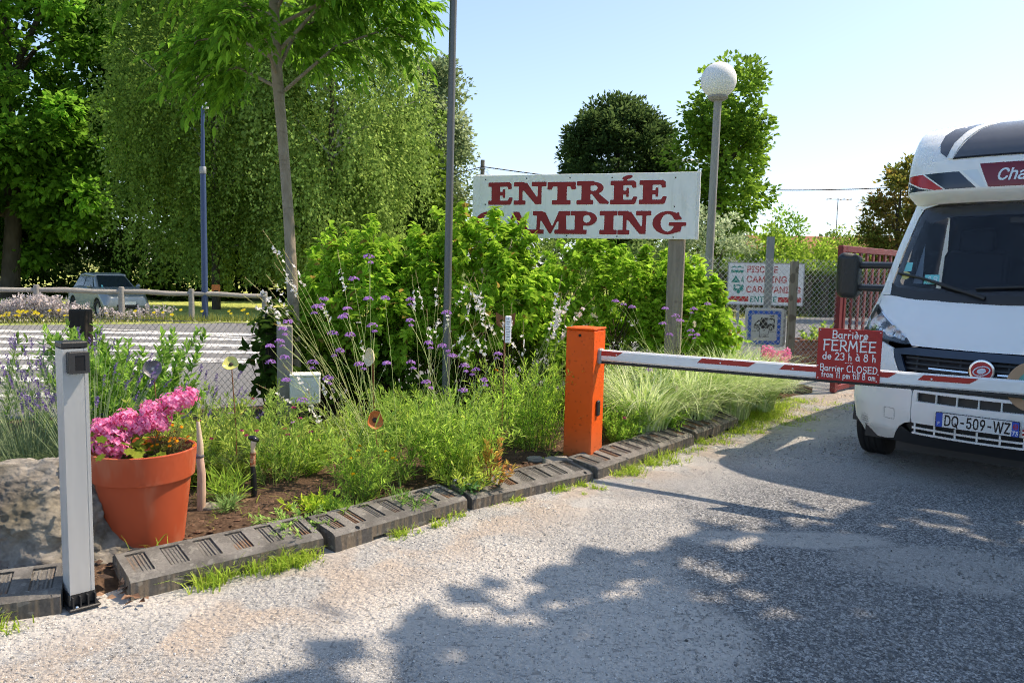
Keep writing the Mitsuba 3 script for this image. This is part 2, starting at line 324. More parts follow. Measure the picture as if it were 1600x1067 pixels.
P('snake_orange', proc(lambda p, n, uv: mix((.38, .085, .03), (.46, .32, .20), smoothstep(.45, .55, noise(p.x * 130, p.y * 130, p.z * 130)))), 0.6)
P('planter_wood', (.28, .12, .07), 0.8)
P('sign_green', (.02, .20, .15), 0.5); P('sign_thin_red', (.40, .03, .03), 0.5); P('sign_pale', (.66, .66, .63), 0.5); P('sign_blue', (.015, .10, .50), 0.4); P('sign_grey', (.55, .57, .57), 0.45)
# ---------------------------------------------------------------- the ground
def zt(x, y):
    """Ground height of the drive."""
    return 0.012 * (meshkit.fbm(np.stack([x * .9, y * .9, x * 0], -1), 3, 5) - .5) * 2
far_y = lambda x: 17.3 + .47 * (x + 11.6)
near_y = lambda x: 7.75 + .47 * (x + 3.5)
struct('ground', grid(np.stack(list(np.meshgrid(np.linspace(-900, 900, 7), np.linspace(-300, 1500, 7), indexing='ij')) + [np.full((7, 7), -.45)], -1)), 'field')
gx, gy = np.meshgrid(np.linspace(-9, 17, 131), np.linspace(-3, 12, 76), indexing='ij')
sink = np.clip((gy - (near_y(gx) - .05)) * .5, 0, .35)
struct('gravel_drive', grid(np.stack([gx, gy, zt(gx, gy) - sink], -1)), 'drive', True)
# the road: one strip between its two edges
xs = np.linspace(-90, 90, 61)
struct('road', grid(np.stack([np.stack([xs, near_y(xs), xs * 0 + .03], -1), np.stack([xs, far_y(xs), xs * 0 + .03], -1)], 1)), 'asphalt')
q = Mesh()
def stripe(pts, w, z=.036):
    p = np.asarray(pts, float); t = unit(np.gradient(p, axis=0)); s = np.stack([-t[:, 1], t[:, 0]], 1) * w / 2
    a, b = p - s, p + s
    q.tm(grid(np.stack([np.c_[b, np.full(len(p), z)], np.c_[a, np.full(len(p), z)]], 1)))
marks = []
for i in range(8):
    y0 = 8.35 + 1.12 * i; x1 = -3.0 - .1 * i if i > 2 else -4.4 + .5 * i
    q = Mesh(); stripe([(-15.5, y0 - .9), (-11, y0 - .35), (-7.5, y0), (x1 - (i * 37 % 5) * .3, y0 + .18)], .34 + .06 * (i * 29 % 4)); marks.append(q.get())
q = Mesh(); stripe([(-9.5, 16.9), (-7.5, 16.6), (-6.3, 15.9), (-4.6, 15.3), (-2, 15.2), (6, 17.4), (16, 21)], .14); marks.append(q.get())
q = Mesh(); stripe([(-16, 15.2), (-9, 14.6), (-7.4, 14.2), (-6.2, 13.5), (-4, 13.9), (4, 17), (18, 24)], .13); marks.append(q.get())
q = Mesh(); stripe([(3, 13.2), (9, 15.6), (20, 20.8)], .14); marks.append(q.get())
for m in marks: put('marking', m, 'road_white', parent='road')
gx, gy = np.meshgrid(np.linspace(-80, 90, 120), np.linspace(0, 1, 40) ** 2.2, indexing='ij')
ly = far_y(gx) + 1.0 + gy * 160
lz = -.22 + .1 * (meshkit.fbm(np.stack([gx * .2, ly * .2, gx * 0], -1), 3, 3) - .5) - .00 * gx
struct('lawn', grid(np.stack([gx, ly, lz], -1)), 'lawn_grass', True)
gx, gy = np.meshgrid(np.linspace(-60, 60, 200), np.linspace(0, 1.5, 9), indexing='ij')
by = far_y(gx) - .12 + gy
bz = np.where(gy < .05, -.03, .05) - .31 * np.clip(gy / 1.5, 0, 1) ** 2
struct('verge', grid(np.stack([gx, by, bz + .04 * meshkit.fbm(np.stack([gx * 2, by * 2, gx * 0], -1), 2, 8)], -1)), 'lawn_grass', True)
struct('path', grid(np.stack([np.stack([np.array([-14, -9, -5.5, -2]), np.array([20.6, 21.7, 22.5, 24]), np.full(4, -.15)], -1), np.stack([np.array([-14, -9, -5.5, -2]), np.array([21.3, 22.5, 23.4, 25]), np.full(4, -.15)], -1)], 1)), 'path_sand')
# the garden bed behind the kerb
KERB = np.array([(-4.2, 2.2), (-2.75, 2.86), (-1.80, 3.30), (-1.73, 3.41), (-1.0, 4.04), (-.94, 4.02), (-.24, 4.78), (.67, 5.59), (1.70, 6.9), (2.35, 7.67), (2.75, 8.3), (3.3, 9.2), (4.1, 10.0)])
bed_poly = Polygon([(x - .10, y + .10) for x, y in KERB] + [(4.2, 10.6), (2.6, 10.35)] + [(x, near_y(x) - .1) for x in (1, -1, -3, -5, -7)] + [(-7, 2.2)])
import shapely
gx, gy = np.meshgrid(np.arange(-7, 4.4, .05), np.arange(2.1, 11.0, .05), indexing='ij')
pts = shapely.points(gx.ravel(), gy.ravel()); ins = shapely.contains(bed_poly, pts)
dist = np.where(ins, shapely.distance(bed_poly.exterior, pts), -shapely.distance(bed_poly.exterior, pts)).reshape(gx.shape)
def bed_bump(x, y): return .05 * (meshkit.fbm(np.stack([x * 2.2, y * 2.2, x * 0], -1), 4, 11) - .35)
gz = .055 * np.clip(dist / .12, -1, 1) + .03 * np.clip(dist / .5, 0, 1) + bed_bump(gx, gy) * np.clip(dist / .1 + .5, 0, 1) - .01
V, F = grid(np.stack([gx, gy, gz], -1)); keep = (dist.ravel()[F] > -.06).all(1)
F = F[keep]; used = np.unique(F); mp = np.zeros(len(V), int); mp[used] = np.arange(len(used))
struct('garden_bed', (V[used], mp[F]), 'soil', True)
def bz_at(x, y):
    x, y = np.asarray(x, float), np.asarray(y, float)
    return .07 + bed_bump(x, y)
def in_bed(x, y, m=.05):
    p = shapely.points(x, y); return shapely.contains(bed_poly, p) & (shapely.distance(bed_poly.exterior, p) > m)
# bark chips, dead leaves on the bed; gravel on the drive
rng = np.random.default_rng(3)
def chips(n, x, y, z, s, colA, colB, flat=.35, seed=0, zone=None):
    r = np.random.default_rng(seed); n = len(x)
    base = np.array([[1, 0, 0], [0, 1, 0], [-1, 0, 0], [0, -1, 0], [0, 0, 1], [0, 0, -1]], float)
    V = base[None] * (s[:, None, None] * (.6 + .8 * r.random((n, 6, 1)))) * np.array([1, .75, flat])
    a = r.random(n) * 2 * PI; c, s_ = np.cos(a), np.sin(a)
    V = np.stack([V[..., 0] * c[:, None] - V[..., 1] * s_[:, None], V[..., 0] * s_[:, None] + V[..., 1] * c[:, None], V[..., 2] + V[..., 0] * (r.random((n, 1)) - .5) * .6], -1)
    V += np.stack([x, y, z], -1)[:, None]
    F = np.array([[0, 1, 4], [1, 2, 4], [2, 3, 4], [3, 0, 4]])
    return Mesh().add(V.reshape(-1, 3), (F[None] + np.arange(n)[:, None, None] * 6).reshape(-1, 3), (tint(r, n, colA, colB, .25, 6) * (1 if zone is None else 1 - .38 * np.repeat(zone, 6)[:, None])))  # zone: coarse gravel, darkened too so the tree shade reads deeper
x = rng.uniform(-3.6, 3.4, 26000); y = rng.uniform(2.5, 9.5, 26000); ok = in_bed(x, y, .03); x, y = x[ok], y[ok]
s = rng.gamma(2.2, .005, len(x)) + .004
solo('bark_mulch', chips(0, x, y, bz_at(x, y) + .004, s, (.16, .095, .06), (.05, .032, .024), .3, 4), 'vc', 'brown bark chips and dry leaf litter covering the flower bed soil', 'mulch', kind='stuff')
n = 170000
u = rng.random(n); y = 2.0 + 8.0 * u ** 1.9; x = rng.uniform(-1, 1, n) * (y * .78 + .3)
road_edge = shapely.contains(Polygon([(a, b) for a, b in KERB] + [(20, 12), (20, -2), (-4.2, -2)]), shapely.points(x, y))
w = meshkit.fbm(np.stack([x * .9 + 3, y * .9, x * 0], -1), 3, 21); ok = road_edge & (rng.random(n) < np.clip((w - .36) * 5, .10, 1))
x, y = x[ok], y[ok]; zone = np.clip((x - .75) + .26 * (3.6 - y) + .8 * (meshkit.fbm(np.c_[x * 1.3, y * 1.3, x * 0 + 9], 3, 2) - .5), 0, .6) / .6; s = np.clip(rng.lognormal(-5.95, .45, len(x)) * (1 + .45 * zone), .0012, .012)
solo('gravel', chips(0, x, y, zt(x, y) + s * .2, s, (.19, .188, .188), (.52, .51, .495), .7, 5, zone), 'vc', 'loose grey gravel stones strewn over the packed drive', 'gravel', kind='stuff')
# dead leaves and pebbles gathered by the pot and the foot of the grey post
n = 80; x = rng.normal(-1.74, .07, n); y = 3.58 + rng.normal(0, .12, n) - .2 * (x + 1.74)
V, F, k = leaves(np.c_[x, y, .012 + .03 * rng.random(n)], np.c_[rdir(rng, n)[:, :2], .25 * rng.random(n)], np.c_[.5 * rng.normal(size=(n, 2)), np.ones(n)], .045, .03, .5)
solo('dry_leaves', Mesh().add(V, F, tint(rng, n, (.34, .22, .15), (.16, .09, .06), .25, k)), 'dry', 'curled dry leaves gathered between the grey post and the first kerb block', 'leaf litter', kind='stuff')
# ---------------------------------------------------------------- the kerb blocks
def kerb_block(p, qn, pads, label, seed, group='black ribbed kerb blocks along the flower bed'):
    p, qn = np.array(p), np.array(qn); L = float(np.linalg.norm(qn - p)) - .016; a = math.atan2(*(qn - p)[::-1]); r = np.random.default_rng(seed)
    prof = m3.CrossSection([[(0, -.03), (.315, -.03), (.315, .112), (.27, .136), (.028, .097), (0, .080)]])
    body = prof.extrude(L).rotate((90, 0, 90))          # x along, y back, z up
    tilt = math.atan2(.039, .242); pw = L / pads
    cuts = []
    for i in range(pads):
        c = m3.Manifold.cube((pw * .56, .188, .05), True).rotate((math.degrees(tilt), 0, 0)).translate(((i + .5) * pw, .149, .1165 + .0135))
        cuts.append(c)
    cut = cuts[0]
    for c in cuts[1:]: cut = cut + c
    body = (body - cut) - m3.Manifold.cube((.09, .05, .05), True).translate((L * .3, 0, -.005)) - m3.Manifold.cube((.09, .05, .05), True).translate((L * .72, 0, -.005))
    R = rz(a); key = thing('kerb_block', label, 'kerb block', group)
    off = np.array([p[0], p[1], r.normal() * .004]); Rt = R @ rx(r.normal() * .012) @ ry(r.normal() * .008)
    for _ in range(7):
        cx_ = r.uniform(0, L); body = body - m3.Manifold.sphere(float(r.uniform(.008, .02)), 7).translate((cx_, float(r.choice([.0, .02, .30])), float(r.uniform(.085, .12))))
    bm = trimesh.Trimesh(*man(body))
    put('body', xf((np.asarray(bm.vertices), np.asarray(bm.faces)), Rt, off), 'kerb_rubber', parent=key)
    for i in range(pads):
        m = Mesh()
        for k in range(5):
            xx = (i + .5) * pw + (k - 2) * pw * .105
            hh = .0195 + .002 * r.normal(); ww = pw * .075
            v, f = bx(-ww / 2, ww / 2, -.092, .092, -.014, max(hh - .014, -.004)); 
            v[(v[:, 2] > -.01), 0] *= .6
            m.tm(xf((v, f), rx(tilt), ((i + .5) * pw * 0 + xx, .149, .1165 - .0135)))
        put('tread_pad', xf(m.get(), Rt, off), 'kerb_pad', parent=key)
kerb_block((-2.86, 2.82), (-1.94, 3.25), 6, 'black ribbed kerb block at the left edge, left of the grey post', 1)
kerb_block((-1.72, 3.39), (-.98, 4.03), 6, 'black ribbed kerb block in front of the terracotta pot', 2)
kerb_block((-.93, 4.03), (-.25, 4.77), 7, 'black ribbed kerb block below the orange rusty disc, third from the left', 3)
kerb_block((-.23, 4.79), (.63, 5.56), 7, 'black ribbed kerb block ending at the foot of the orange barrier cabinet', 4)
kerb_block((.66, 5.60), (1.68, 6.86), 10, 'long black ribbed kerb block right of the orange cabinet below the boom', 5)
kerb_block((1.71, 6.93), (2.30, 7.63), 6, 'black ribbed kerb block farthest away, last of the row by the ornamental grass', 6)
# ---------------------------------------------------------------- boulder and stones
def rock(c, r, seed, det=5, amp=.28, cut=0):
    m = trimesh.creation.icosphere(det); v = np.asarray(m.vertices)
    n1 = meshkit.fbm(v * 1.3 + seed, 3, seed); n2 = meshkit.fbm(v * 4 + seed, 4, seed + 1)
    v = np.sign(v) * np.abs(v) ** .8
    v = v * (1 + amp * 2 * (n1 - .5) + amp * .7 * (n2 - .5))[:, None]
    return (v * np.asarray(r) + np.asarray(c), np.asarray(m.faces))
v, f = rock((-2.36, 3.86, .17), (.66, .44, .49), 7, 6, .30)
cb_ = np.array([-2.36, 3.86, .17]); gq = np.random.default_rng(17)
for dq in rdir(gq, 26):
    dq[2] = abs(dq[2]) * .9; dq = unit(dq * [1, 1.2, 1.3]); ext = np.max((v - cb_) @ dq) * (.74 + .16 * gq.random()); v = v - np.maximum((v - cb_) @ dq - ext, 0)[:, None] * dq * .94
nn_ = unit(v - cb_); v = v + nn_ * (.10 * (meshkit.fbm(v * 4.0, 5, 3) - .5) - .05 * np.clip(.16 - np.abs(meshkit.fbm(v * 2.2 + 9, 3, 9) - .5), 0, 1) / .16 * .6 + .05 * (meshkit.fbm(v * 22, 3, 5) - .5))[:, None]
v = v @ rz(.35).T - np.array([-2.36, 3.86, 0]) @ rz(.35).T + np.array([-2.36, 3.86, 0])
solo('boulder', (v, f), 'boulder_stone', 'big rough limestone boulder behind the grey reader post', 'boulder', True)
for c, r, s, l in (((-1.73, 3.62, .05), (.05, .04, .02), 3, 'flat pale stone lying between the grey post and the first kerb block'), ((-1.78, 4.50, .085), (.075, .045, .028), 4, 'flat pale stone at the foot of the whitewashed wooden snake stake'),
                   ((.38, 5.78, .08), (.13, .09, .04), 8, 'flat grey stone at the foot of the orange barrier cabinet'), ((.2, 5.86, .075), (.07, .05, .03), 12, 'small pale stone left of the flat stone by the orange cabinet'),
                   ((-1.83, 3.68, .06), (.07, .06, .075), 15, 'black rounded stone wedged between boulder and terracotta pot')):
    solo('stone', rock(c, r, s, 3, .3), 'dark_stone' if s == 15 else 'concrete', l, 'stone', True)
# ---------------------------------------------------------------- lettering
def smooth_poly(s, r=.03): return s.buffer(r).buffer(-2 * r).buffer(r)
def stem(x, w, y0=0, y1=1): return sbox(x, y0, x + w, y1)
def slab(x0, x1, y, h=.13): return sbox(x0, y - .01, x1, y + h).buffer(.035)
def ring(cx, cy, rx_, ry_, tx, ty):
    o = affinity.scale(Point(0, 0).buffer(1, 24), rx_, ry_); i = affinity.scale(Point(0, 0).buffer(1, 24), rx_ - tx, ry_ - ty)
    return affinity.translate(o.difference(i), cx, cy)
def fat(ch):
    """Plump slab-serif capitals, 1 high."""
    S = .30
    if ch in 'EÉ':
        g = unary_union([stem(.10, S), slab(.02, .74, .0), slab(.02, .72, .88), slab(.2, .55, .45, .1), Polygon([(.80, .0), (.66, .1), (.74, .32), (.86, .30)]), Polygon([(.80, 1.0), (.64, .92), (.70, .70), (.82, .72)]), Polygon([(.50, .30), (.58, .28), (.58, .72), (.50, .70)])]); w = .86
        if ch == 'É': g = g.union(affinity.rotate(affinity.scale(Point(.52, 1.19).buffer(.1), 1.75, .85), 22))
    elif ch == 'N': g = unary_union([stem(.14, .13), stem(.80, .13), slab(.0, .34, 0), slab(.62, 1.06, .88), slab(.0, .3, .88), Polygon([(.08, 1), (.42, 1), (.93, .0), (.93, -.02), (.72, -.02)])]); w = 1.08
    elif ch == 'T': g = unary_union([stem(.32, S + .02), slab(.02, .90, .86, .13), slab(.18, .74, 0), Polygon([(.0, .95), (.2, .92), (.12, .66), (-.03, .68)]), Polygon([(.92, .95), (.72, .92), (.80, .66), (.95, .68)])]); w = .94
    elif ch == 'R': g = unary_union([stem(.12, S), slab(0, .48, 0), slab(0, .5, .88), ring(.52, .72, .33, .28, .2, .14), sbox(.3, .44, .55, .56), Polygon([(.42, .52), (.66, .5), (1.04, .06), (1.02, -.03), (.74, -.02)])]); w = 1.02
    elif ch == 'P': g = unary_union([stem(.12, S), slab(0, .52, 0), slab(0, .5, .88), ring(.54, .68, .36, .33, .22, .15), sbox(.3, .36, .56, .5), sbox(.3, .86, .56, 1.0)]); w = .94
    elif ch == 'I': g = unary_union([stem(.15, S + .02), slab(.02, .56, 0), slab(.02, .56, .88)]); w = .58
    elif ch == 'A': g = unary_union([Polygon([(.10, 0), (.20, 0), (.50, .8), (.46, 1.02), (.40, 1.02)]), Polygon([(.40, 1.02), (.60, 1.02), (1.0, 0), (.70, 0)]), slab(-.02, .36, 0), slab(.58, 1.08, 0), sbox(.25, .26, .7, .36)]); w = 1.06
    elif ch == 'M': g = unary_union([Polygon([(.12, 0), (.24, 0), (.28, 1), (.14, 1)]), Polygon([(.92, 0), (1.22, 0), (1.18, 1), (.94, 1)]), slab(0, .36, 0), slab(.82, 1.32, 0), slab(.02, .32, .88), slab(.96, 1.3, .88), Polygon([(.1, 1), (.44, 1), (.70, .30), (.60, -.02)]), Polygon([(.60, -.02), (.66, -.02), (1.04, .96), (.92, 1)])]); w = 1.32
    elif ch in 'CG':
        g = ring(.50, .50, .50, .53, .27, .13).difference(sbox(.62, .34, 1.2, .66)).union(Polygon([(.72, .9), (.86, 1.0), (.92, .64), (.74, .62)])); w = .98
        if ch == 'C': g = g.difference(sbox(.8, 0, 1.2, .36)).union(Polygon([(.6, .1), (.86, .2), (.95, .3), (.98, .22), (.7, .0)]))
        if ch == 'G': g = unary_union([g, slab(.58, 1.08, .40, .09), Polygon([(.72, .46), (.98, .46), (.94, .1), (.72, .04)])]); w = 1.1
    return smooth_poly(g, .028), w
def fat_word(s, h, gap=.07, sx=1.0):
    out, x = [], 0
    for ch in s:
        g, w = fat(ch); out.append(affinity.scale(affinity.translate(g, x, 0), h * sx, h, origin=(0, 0))); x += w + gap
    return out, (x - gap) * h * sx
def hand(ch):
    """Hand-written strokes: polylines in an em box, cap height 1; returns strokes and the advance."""
    A = lambda cx, cy, r, a0, a1, ry_=None: [(cx + r * math.cos(math.radians(a)), cy + (ry_ or r) * math.sin(math.radians(a))) for a in np.linspace(a0, a1, 14)]
    o = lambda cx=.27: A(cx, .3, .24, 60, 420, .28)
    d = {'B': ([[(.06, 0), (.08, 1)], [(.02, .98), (.35, 1.0)] + A(.35, .77, .24, 85, -90) + [(.1, .54)], A(.36, .28, .28, 85, -90) + [(.03, .02)]], .72),
         'F': ([[(.1, -.02), (.12, 1)], [(.02, .98), (.66, 1.02)], [(.12, .52), (.55, .56)]], .70), 'E': ([[(.1, 0), (.12, 1)], [(.0, .98), (.66, 1.0)], [(.1, .52), (.58, .55)], [(.06, .02), (.70, .04)]], .78),
         'É': ([[(.1, 0), (.12, 1)], [(.0, .98), (.66, 1.0)], [(.1, .52), (.58, .55)], [(.06, .02), (.70, .04)], [(.3, 1.14), (.52, 1.32)]], .78),
         'R': ([[(.08, 0), (.1, 1)], [(.0, .98), (.35, 1.0)] + A(.36, .74, .26, 85, -90) + [(.12, .46)], [(.28, .46), (.72, -.02)]], .78),
         'M': ([[(.02, 0), (.14, 1), (.44, .3), (.74, 1), (.88, 0)]], 1.0), 'C': ([A(.42, .5, .40, 50, 310, .5)], .82), 'L': ([[(.08, 1), (.06, .03), (.6, .03)]], .7), 'O': ([A(.46, .5, .42, 90, 450, .5)], 1.0),
         'S': ([A(.32, .74, .27, 40, 250, .25) + A(.32, .26, .28, 80, -150, .26)], .7), 'D': ([[(.1, 0), (.1, 1)], [(.0, .98), (.2, 1.0)] + A(.28, .5, .46, 85, -85, .5) + [(.02, .02)]], .86),
         'a': ([o(), [(.5, .56), (.5, .08), (.58, .0)]], .66), 'à': ([o(), [(.5, .56), (.5, .08), (.58, .0)], [(.14, .98), (.34, .76)]], .66), 'r': ([[(.06, .58), (.08, 0)], [(.08, .36), (.22, .54), (.42, .52)]], .48), 'i': ([[(.08, .56), (.08, 0)], [(.08, .8), (.085, .82)]], .24), 'l': ([[(.08, 1), (.08, 0)]], .24),
         'è': ([[(.06, .30), (.5, .34)] + A(.28, .32, .24, 5, 320, .28), [(.16, .98), (.34, .76)]], .62), 'e': ([[(.06, .30), (.5, .34)] + A(.28, .32, .24, 5, 320, .28)], .62),
         'd': ([o(), [(.5, 1), (.5, .0)]], .68), 'h': ([[(.08, 1), (.08, 0)], [(.08, .34), (.2, .54), (.38, .52), (.46, .36), (.46, 0)]], .62), 'f': ([[(.46, .96), (.3, 1.0), (.2, .84), (.2, 0)], [(.02, .54), (.42, .56)]], .5),
         'o': ([o()], .62), 'm': ([[(.06, .58), (.06, 0)], [(.06, .36), (.2, .54), (.34, .46), (.36, 0)], [(.36, .36), (.5, .54), (.66, .44), (.68, 0)]], .84), 'p': ([[(.08, .58), (.06, -.34)], A(.3, .29, .24, 130, -140, .28)], .66), 't': ([[(.2, .9), (.2, .08), (.4, .02)], [(.0, .6), (.42, .62)]], .5),
         '1': ([[(.02, .8), (.2, 1), (.2, 0)]], .42), '2': ([A(.3, .72, .27, 160, -20, .27) + [(.04, .02), (.62, .04)]], .72), '3': ([A(.28, .75, .26, 150, -80, .24) + A(.28, .26, .3, 80, -150, .26)], .68), '8': ([A(.32, .76, .22, 90, 450, .22), A(.32, .27, .28, 90, 450, .27)], .74),
         ' ': ([], .34), '-': ([[(.04, .4), (.3, .4)]], .4), '.': ([[(.08, .42), (.085, .42)]], .2)}
    return d[ch]
def hand_word(s, h, w=.13, sx=1.0):
    out, x = [], 0
    for ch in s:
        st, adv = hand(ch)
        for line in st: out.append(LineString([((x + a) * sx * h, b * h) for a, b in line]).buffer(w * h / 2, 4))
        x += adv + .1
    g = unary_union(out) if out else None
    return g, x * sx * h
# ---------------------------------------------------------------- barrier cabinet, boom, its signs
e = np.array([.881, -.473, 0]); nb = np.array([.473, .881, 0])           # along the boom, and away from the camera
KC = np.array([.632, 5.905, 0]); BH = .882                                 # front right corner of the cabinet
def frame(o, ex, ey): R = np.stack([ex, ey, [0, 0, 1.0]], 1); return lambda m: xf(m, R, o)
W_, D_ = .235, .245
fc = frame(KC, e, nb)                                                      # x along boom, y back; corner at the origin
cabinet = thing('barrier_cabinet', 'tall orange painted barrier cabinet beside the kerb', 'barrier cabinet')
put('housing', fc(cbox(W_, D_, 1.085, .008, (-W_ / 2, D_ / 2, 1.085 / 2 - .0))), 'orange_paint', parent=cabinet)
put('lid', fc(cbox(W_ + .008, D_ + .008, .016, .005, (-W_ / 2, D_ / 2, 1.096))), 'orange_paint', parent=cabinet)
put('screw', fc(xf(lathe([(0, 0), (.011, 0), (.011, .006), (.004, .009), (0, .009)], 14), rx(PI / 2), (-W_ * .5, .0, 1.045))), 'ink', True, parent=cabinet)
put('foot_flange', fc(cbox(W_ + .05, D_ + .05, .03, .004, (-W_ / 2, D_ / 2, .03))), 'galva', parent=cabinet)
put('lock_handle', fc(cbox(.022, .05, .125, .008, (.011, D_ * .42, .47))), 'black_plastic', parent=cabinet)
boom = thing('barrier_boom', 'white barrier boom with red stripes closed across the drive', 'barrier boom')
by0 = D_ * .52; BL = 4.3; bh, bd = .088, .052
fb = frame(KC + nb * by0 + np.array([0, 0, BH]), e, nb)
put('arm', fb(cbox(BL, bd, bh, .012, (BL / 2 + .002, 0, .008))), 'boom_white', parent=boom)
put('rubber_edge', fb(cbox(BL - .02, .028, .022, .006, (BL / 2, .0, -.0475))), 'black_plastic', parent=boom)
put('mount', fb(cbox(.05, .08, .12, .01, (.0, 0, 0.0))), 'galva', parent=boom)
def par(x0, x1, lean): return Polygon([(x0, 0), (x1 - lean, 0), (x1, .034), (x0 + lean, .034)])
def red(x0, x1, sl, sr): return prism(Polygon([(x0, 0), (x1 - (.05 if sr else 0), 0), (x1 if sr else x1, .036), (x0 + (.035 if sl else 0), .036)]), .002)
xs_b = [(.002, .20, False, True), (.78, 1.20, True, True), (1.36, 1.62, True, False), (1.92, 2.10, False, True), (2.22, 2.56, True, True), (3.0, 3.4, True, True)]
for a, b_, sl, sr in xs_b: put('red_stripe', fb(xf(red(a, b_, sl, sr), None, (0, -bd / 2 - .0002, .008))), 'stripe_red', parent=boom)
for a in (.2, 1.0, 1.5, 2.35): put('rivet', fb(xf(lathe([(0, 0), (.006, 0), (.004, .003), (0, .004)], 10), rx(PI / 2), (a - .05, -bd / 2 - .0022, .02))), 'letter_white', parent=boom)
# the closing-hours board bolted to the boom
bs = thing('closing_hours_sign', 'red square sign with white handwritten closing hours fixed on the boom', 'sign')
SW, SH, SX = .395, .352, 1.605
fs = frame(KC + nb * (by0 - bd / 2 - .004) + e * SX + np.array([0, 0, BH - .038]), e, nb)
put('board', fs(cbox(SW, .006, SH, .002, (SW / 2, -.003, SH / 2))), 'sign_red', parent=bs)
for s_, h, z, wd in (('Barrière', .050, .288, .225), ('FERMÉE', .070, .204, .335), ('de 23 h à 8 h', .048, .142, .335), ('-.-', .03, .112, .05), ('Barrier CLOSED', .043, .064, .36), ('from 11 pm till 8 am', .040, .020, .34)):
    g_, w = hand_word(s_, h, .135 if h > .05 else .15); g_ = affinity.scale(g_, wd / w, 1, origin=(0, 0)); g_ = affinity.translate(g_, SW / 2 - wd / 2 + .006, z)
    put('lettering', fs(xf(prism(g_, .0015), None, (0, -.0062, 0))), 'letter_white', parent=bs)
for sx_, sz_ in ((.012, .338), (SW / 2, .341), (SW - .012, .338), (.008, .095), (SW - .012, .06), (.012, .012), (SW - .02, .014)):
    put('screw', fs(xf(lathe([(0, 0), (.0045, 0), (.003, .003), (0, .003)], 8), rx(PI / 2), (sx_, -.0062, sz_))), 'letter_white', parent=bs)
disc = thing('round_sign', 'round tan rimmed sign with teal centre hung behind the boom at the right edge', 'sign')
fd = frame(KC + nb * (by0 + bd / 2 + .012) + e * 2.87 + np.array([0, 0, BH + .012]), e, nb)
put('rim', fd(xf(lathe([(.105, -.006), (.16, -.006), (.163, 0), (.16, .006), (.105, .006), (.105, -.006)], 48), rx(PI / 2))), 'disc_ring', parent=disc)
put('face', fd(xf(lathe([(0, -.004), (.105, -.004), (.105, .004), (0, .004)], 40), rx(PI / 2))), 'disc_teal', parent=disc)
# ---------------------------------------------------------------- grey reader post
pp = np.array([-1.925, 3.335, 0]); pa = math.radians(-42 + 62)
Rp = rz(math.radians(45)); fp = lambda m: xf(m, Rp, pp)
post = thing('reader_post', 'grey aluminium post with black card reader standing by the boulder', 'post')
w, d, H = .098, .10, 1.185
prof = Polygon([(-w / 2, -d / 2), (w / 2 - .018, -d / 2), (w / 2 - .018, -d / 2 + .006), (w / 2 - .012, -d / 2 + .006), (w / 2 - .012, -d / 2), (w / 2, -d / 2), (w / 2, d / 2), (-w / 2, d / 2)]).buffer(.003).buffer(-.0015)
m = trimesh.creation.extrude_polygon(prof, H - .07, engine='earcut'); put('shaft', fp(xf(m, None, (0, 0, .05))), 'alu', parent=post)
put('cap', fp(cbox(w + .006, d + .006, .028, .005, (0, 0, H - .004))), 'black_plastic', parent=post)
foot = Mesh(); foot.tm(cbox(w + .012, d + .012, .06, .006, (0, .004, .05))); foot.tm(cbox(w + .03, d + .05, .014, .004, (0, -.012, .014)))
for k in (-.045, -.015, .015, .045): foot.tm(bx(k - .003, k + .003, -d / 2 - .03, -d / 2, .02, .068))
put('foot', fp(foot.get()), 'black_plastic', parent=post)
rd = put('reader', fp(cbox(.082, .042, .094, .005, (.004, -d / 2 - .021, H - .078))), 'black_plastic', parent=post)
put('bezel', fp(prism(sbox(-.022, H - .122, .058, H - .034).difference(sbox(-.004, H - .112, .034, H - .046)), .004)) if False else fp(xf(prism(sbox(-.023, H - .123, .057, H - .033).difference(sbox(.0, H - .112, .04, H - .046)), .004), None, (-.013, -d / 2 - .042, 0))), 'alu_dark', parent=rd)
put('slot', fp(xf(prism(sbox(.0, H - .112, .04, H - .046), .0012), None, (-.013, -d / 2 - .0422, 0))), 'ink', parent=rd)
put('bolt', fp(xf(lathe([(0, 0), (.008, 0), (.006, .006), (0, .006)], 8), None, (-.03, -d / 2 - .02, .021))), 'chrome', parent=post)
# ---------------------------------------------------------------- big entrance sign
A = np.array([-.46, 8.62, 0]); Bq = np.array([1.84, 7.87, 0]); ex = unit(Bq - A); ey = np.array([-ex[1], ex[0], 0]); SWd = float(np.linalg.norm(Bq - A))
fe = frame(A + np.array([0, 0, 1.885]), ex, ey); SHt = .675
sg = thing('entrance_sign', 'large white wooden sign reading ENTRÉE CAMPING above the shrubs', 'sign')
put('panel', fe(cbox(SWd, .03, SHt, .004, (SWd / 2, -.015, SHt / 2))), 'board_white', parent=sg)
put('top_batten', fe(cbox(.16, .02, .018, .003, (.12, .012, SHt + .004))), 'board_white', parent=sg)
put('edge_trim', fe(cbox(.028, .05, SHt + .01, .004, (SWd + .014, -.012, SHt / 2))), 'box_white', parent=sg)
for word, x0, x1, z, h in (('ENTRÉE', .19, 2.12, .365, .222), ('CAMPING', .04, 2.32, .055, .222)):
    gl, wd = fat_word(word, h); k = (x1 - x0) / wd
    for g_ in gl: put('letter', fe(xf(prism(affinity.translate(affinity.scale(g_, k, 1, origin=(0, 0)), x0, z), .004), None, (0, -.0302, 0))), 'letter_red', parent=sg)
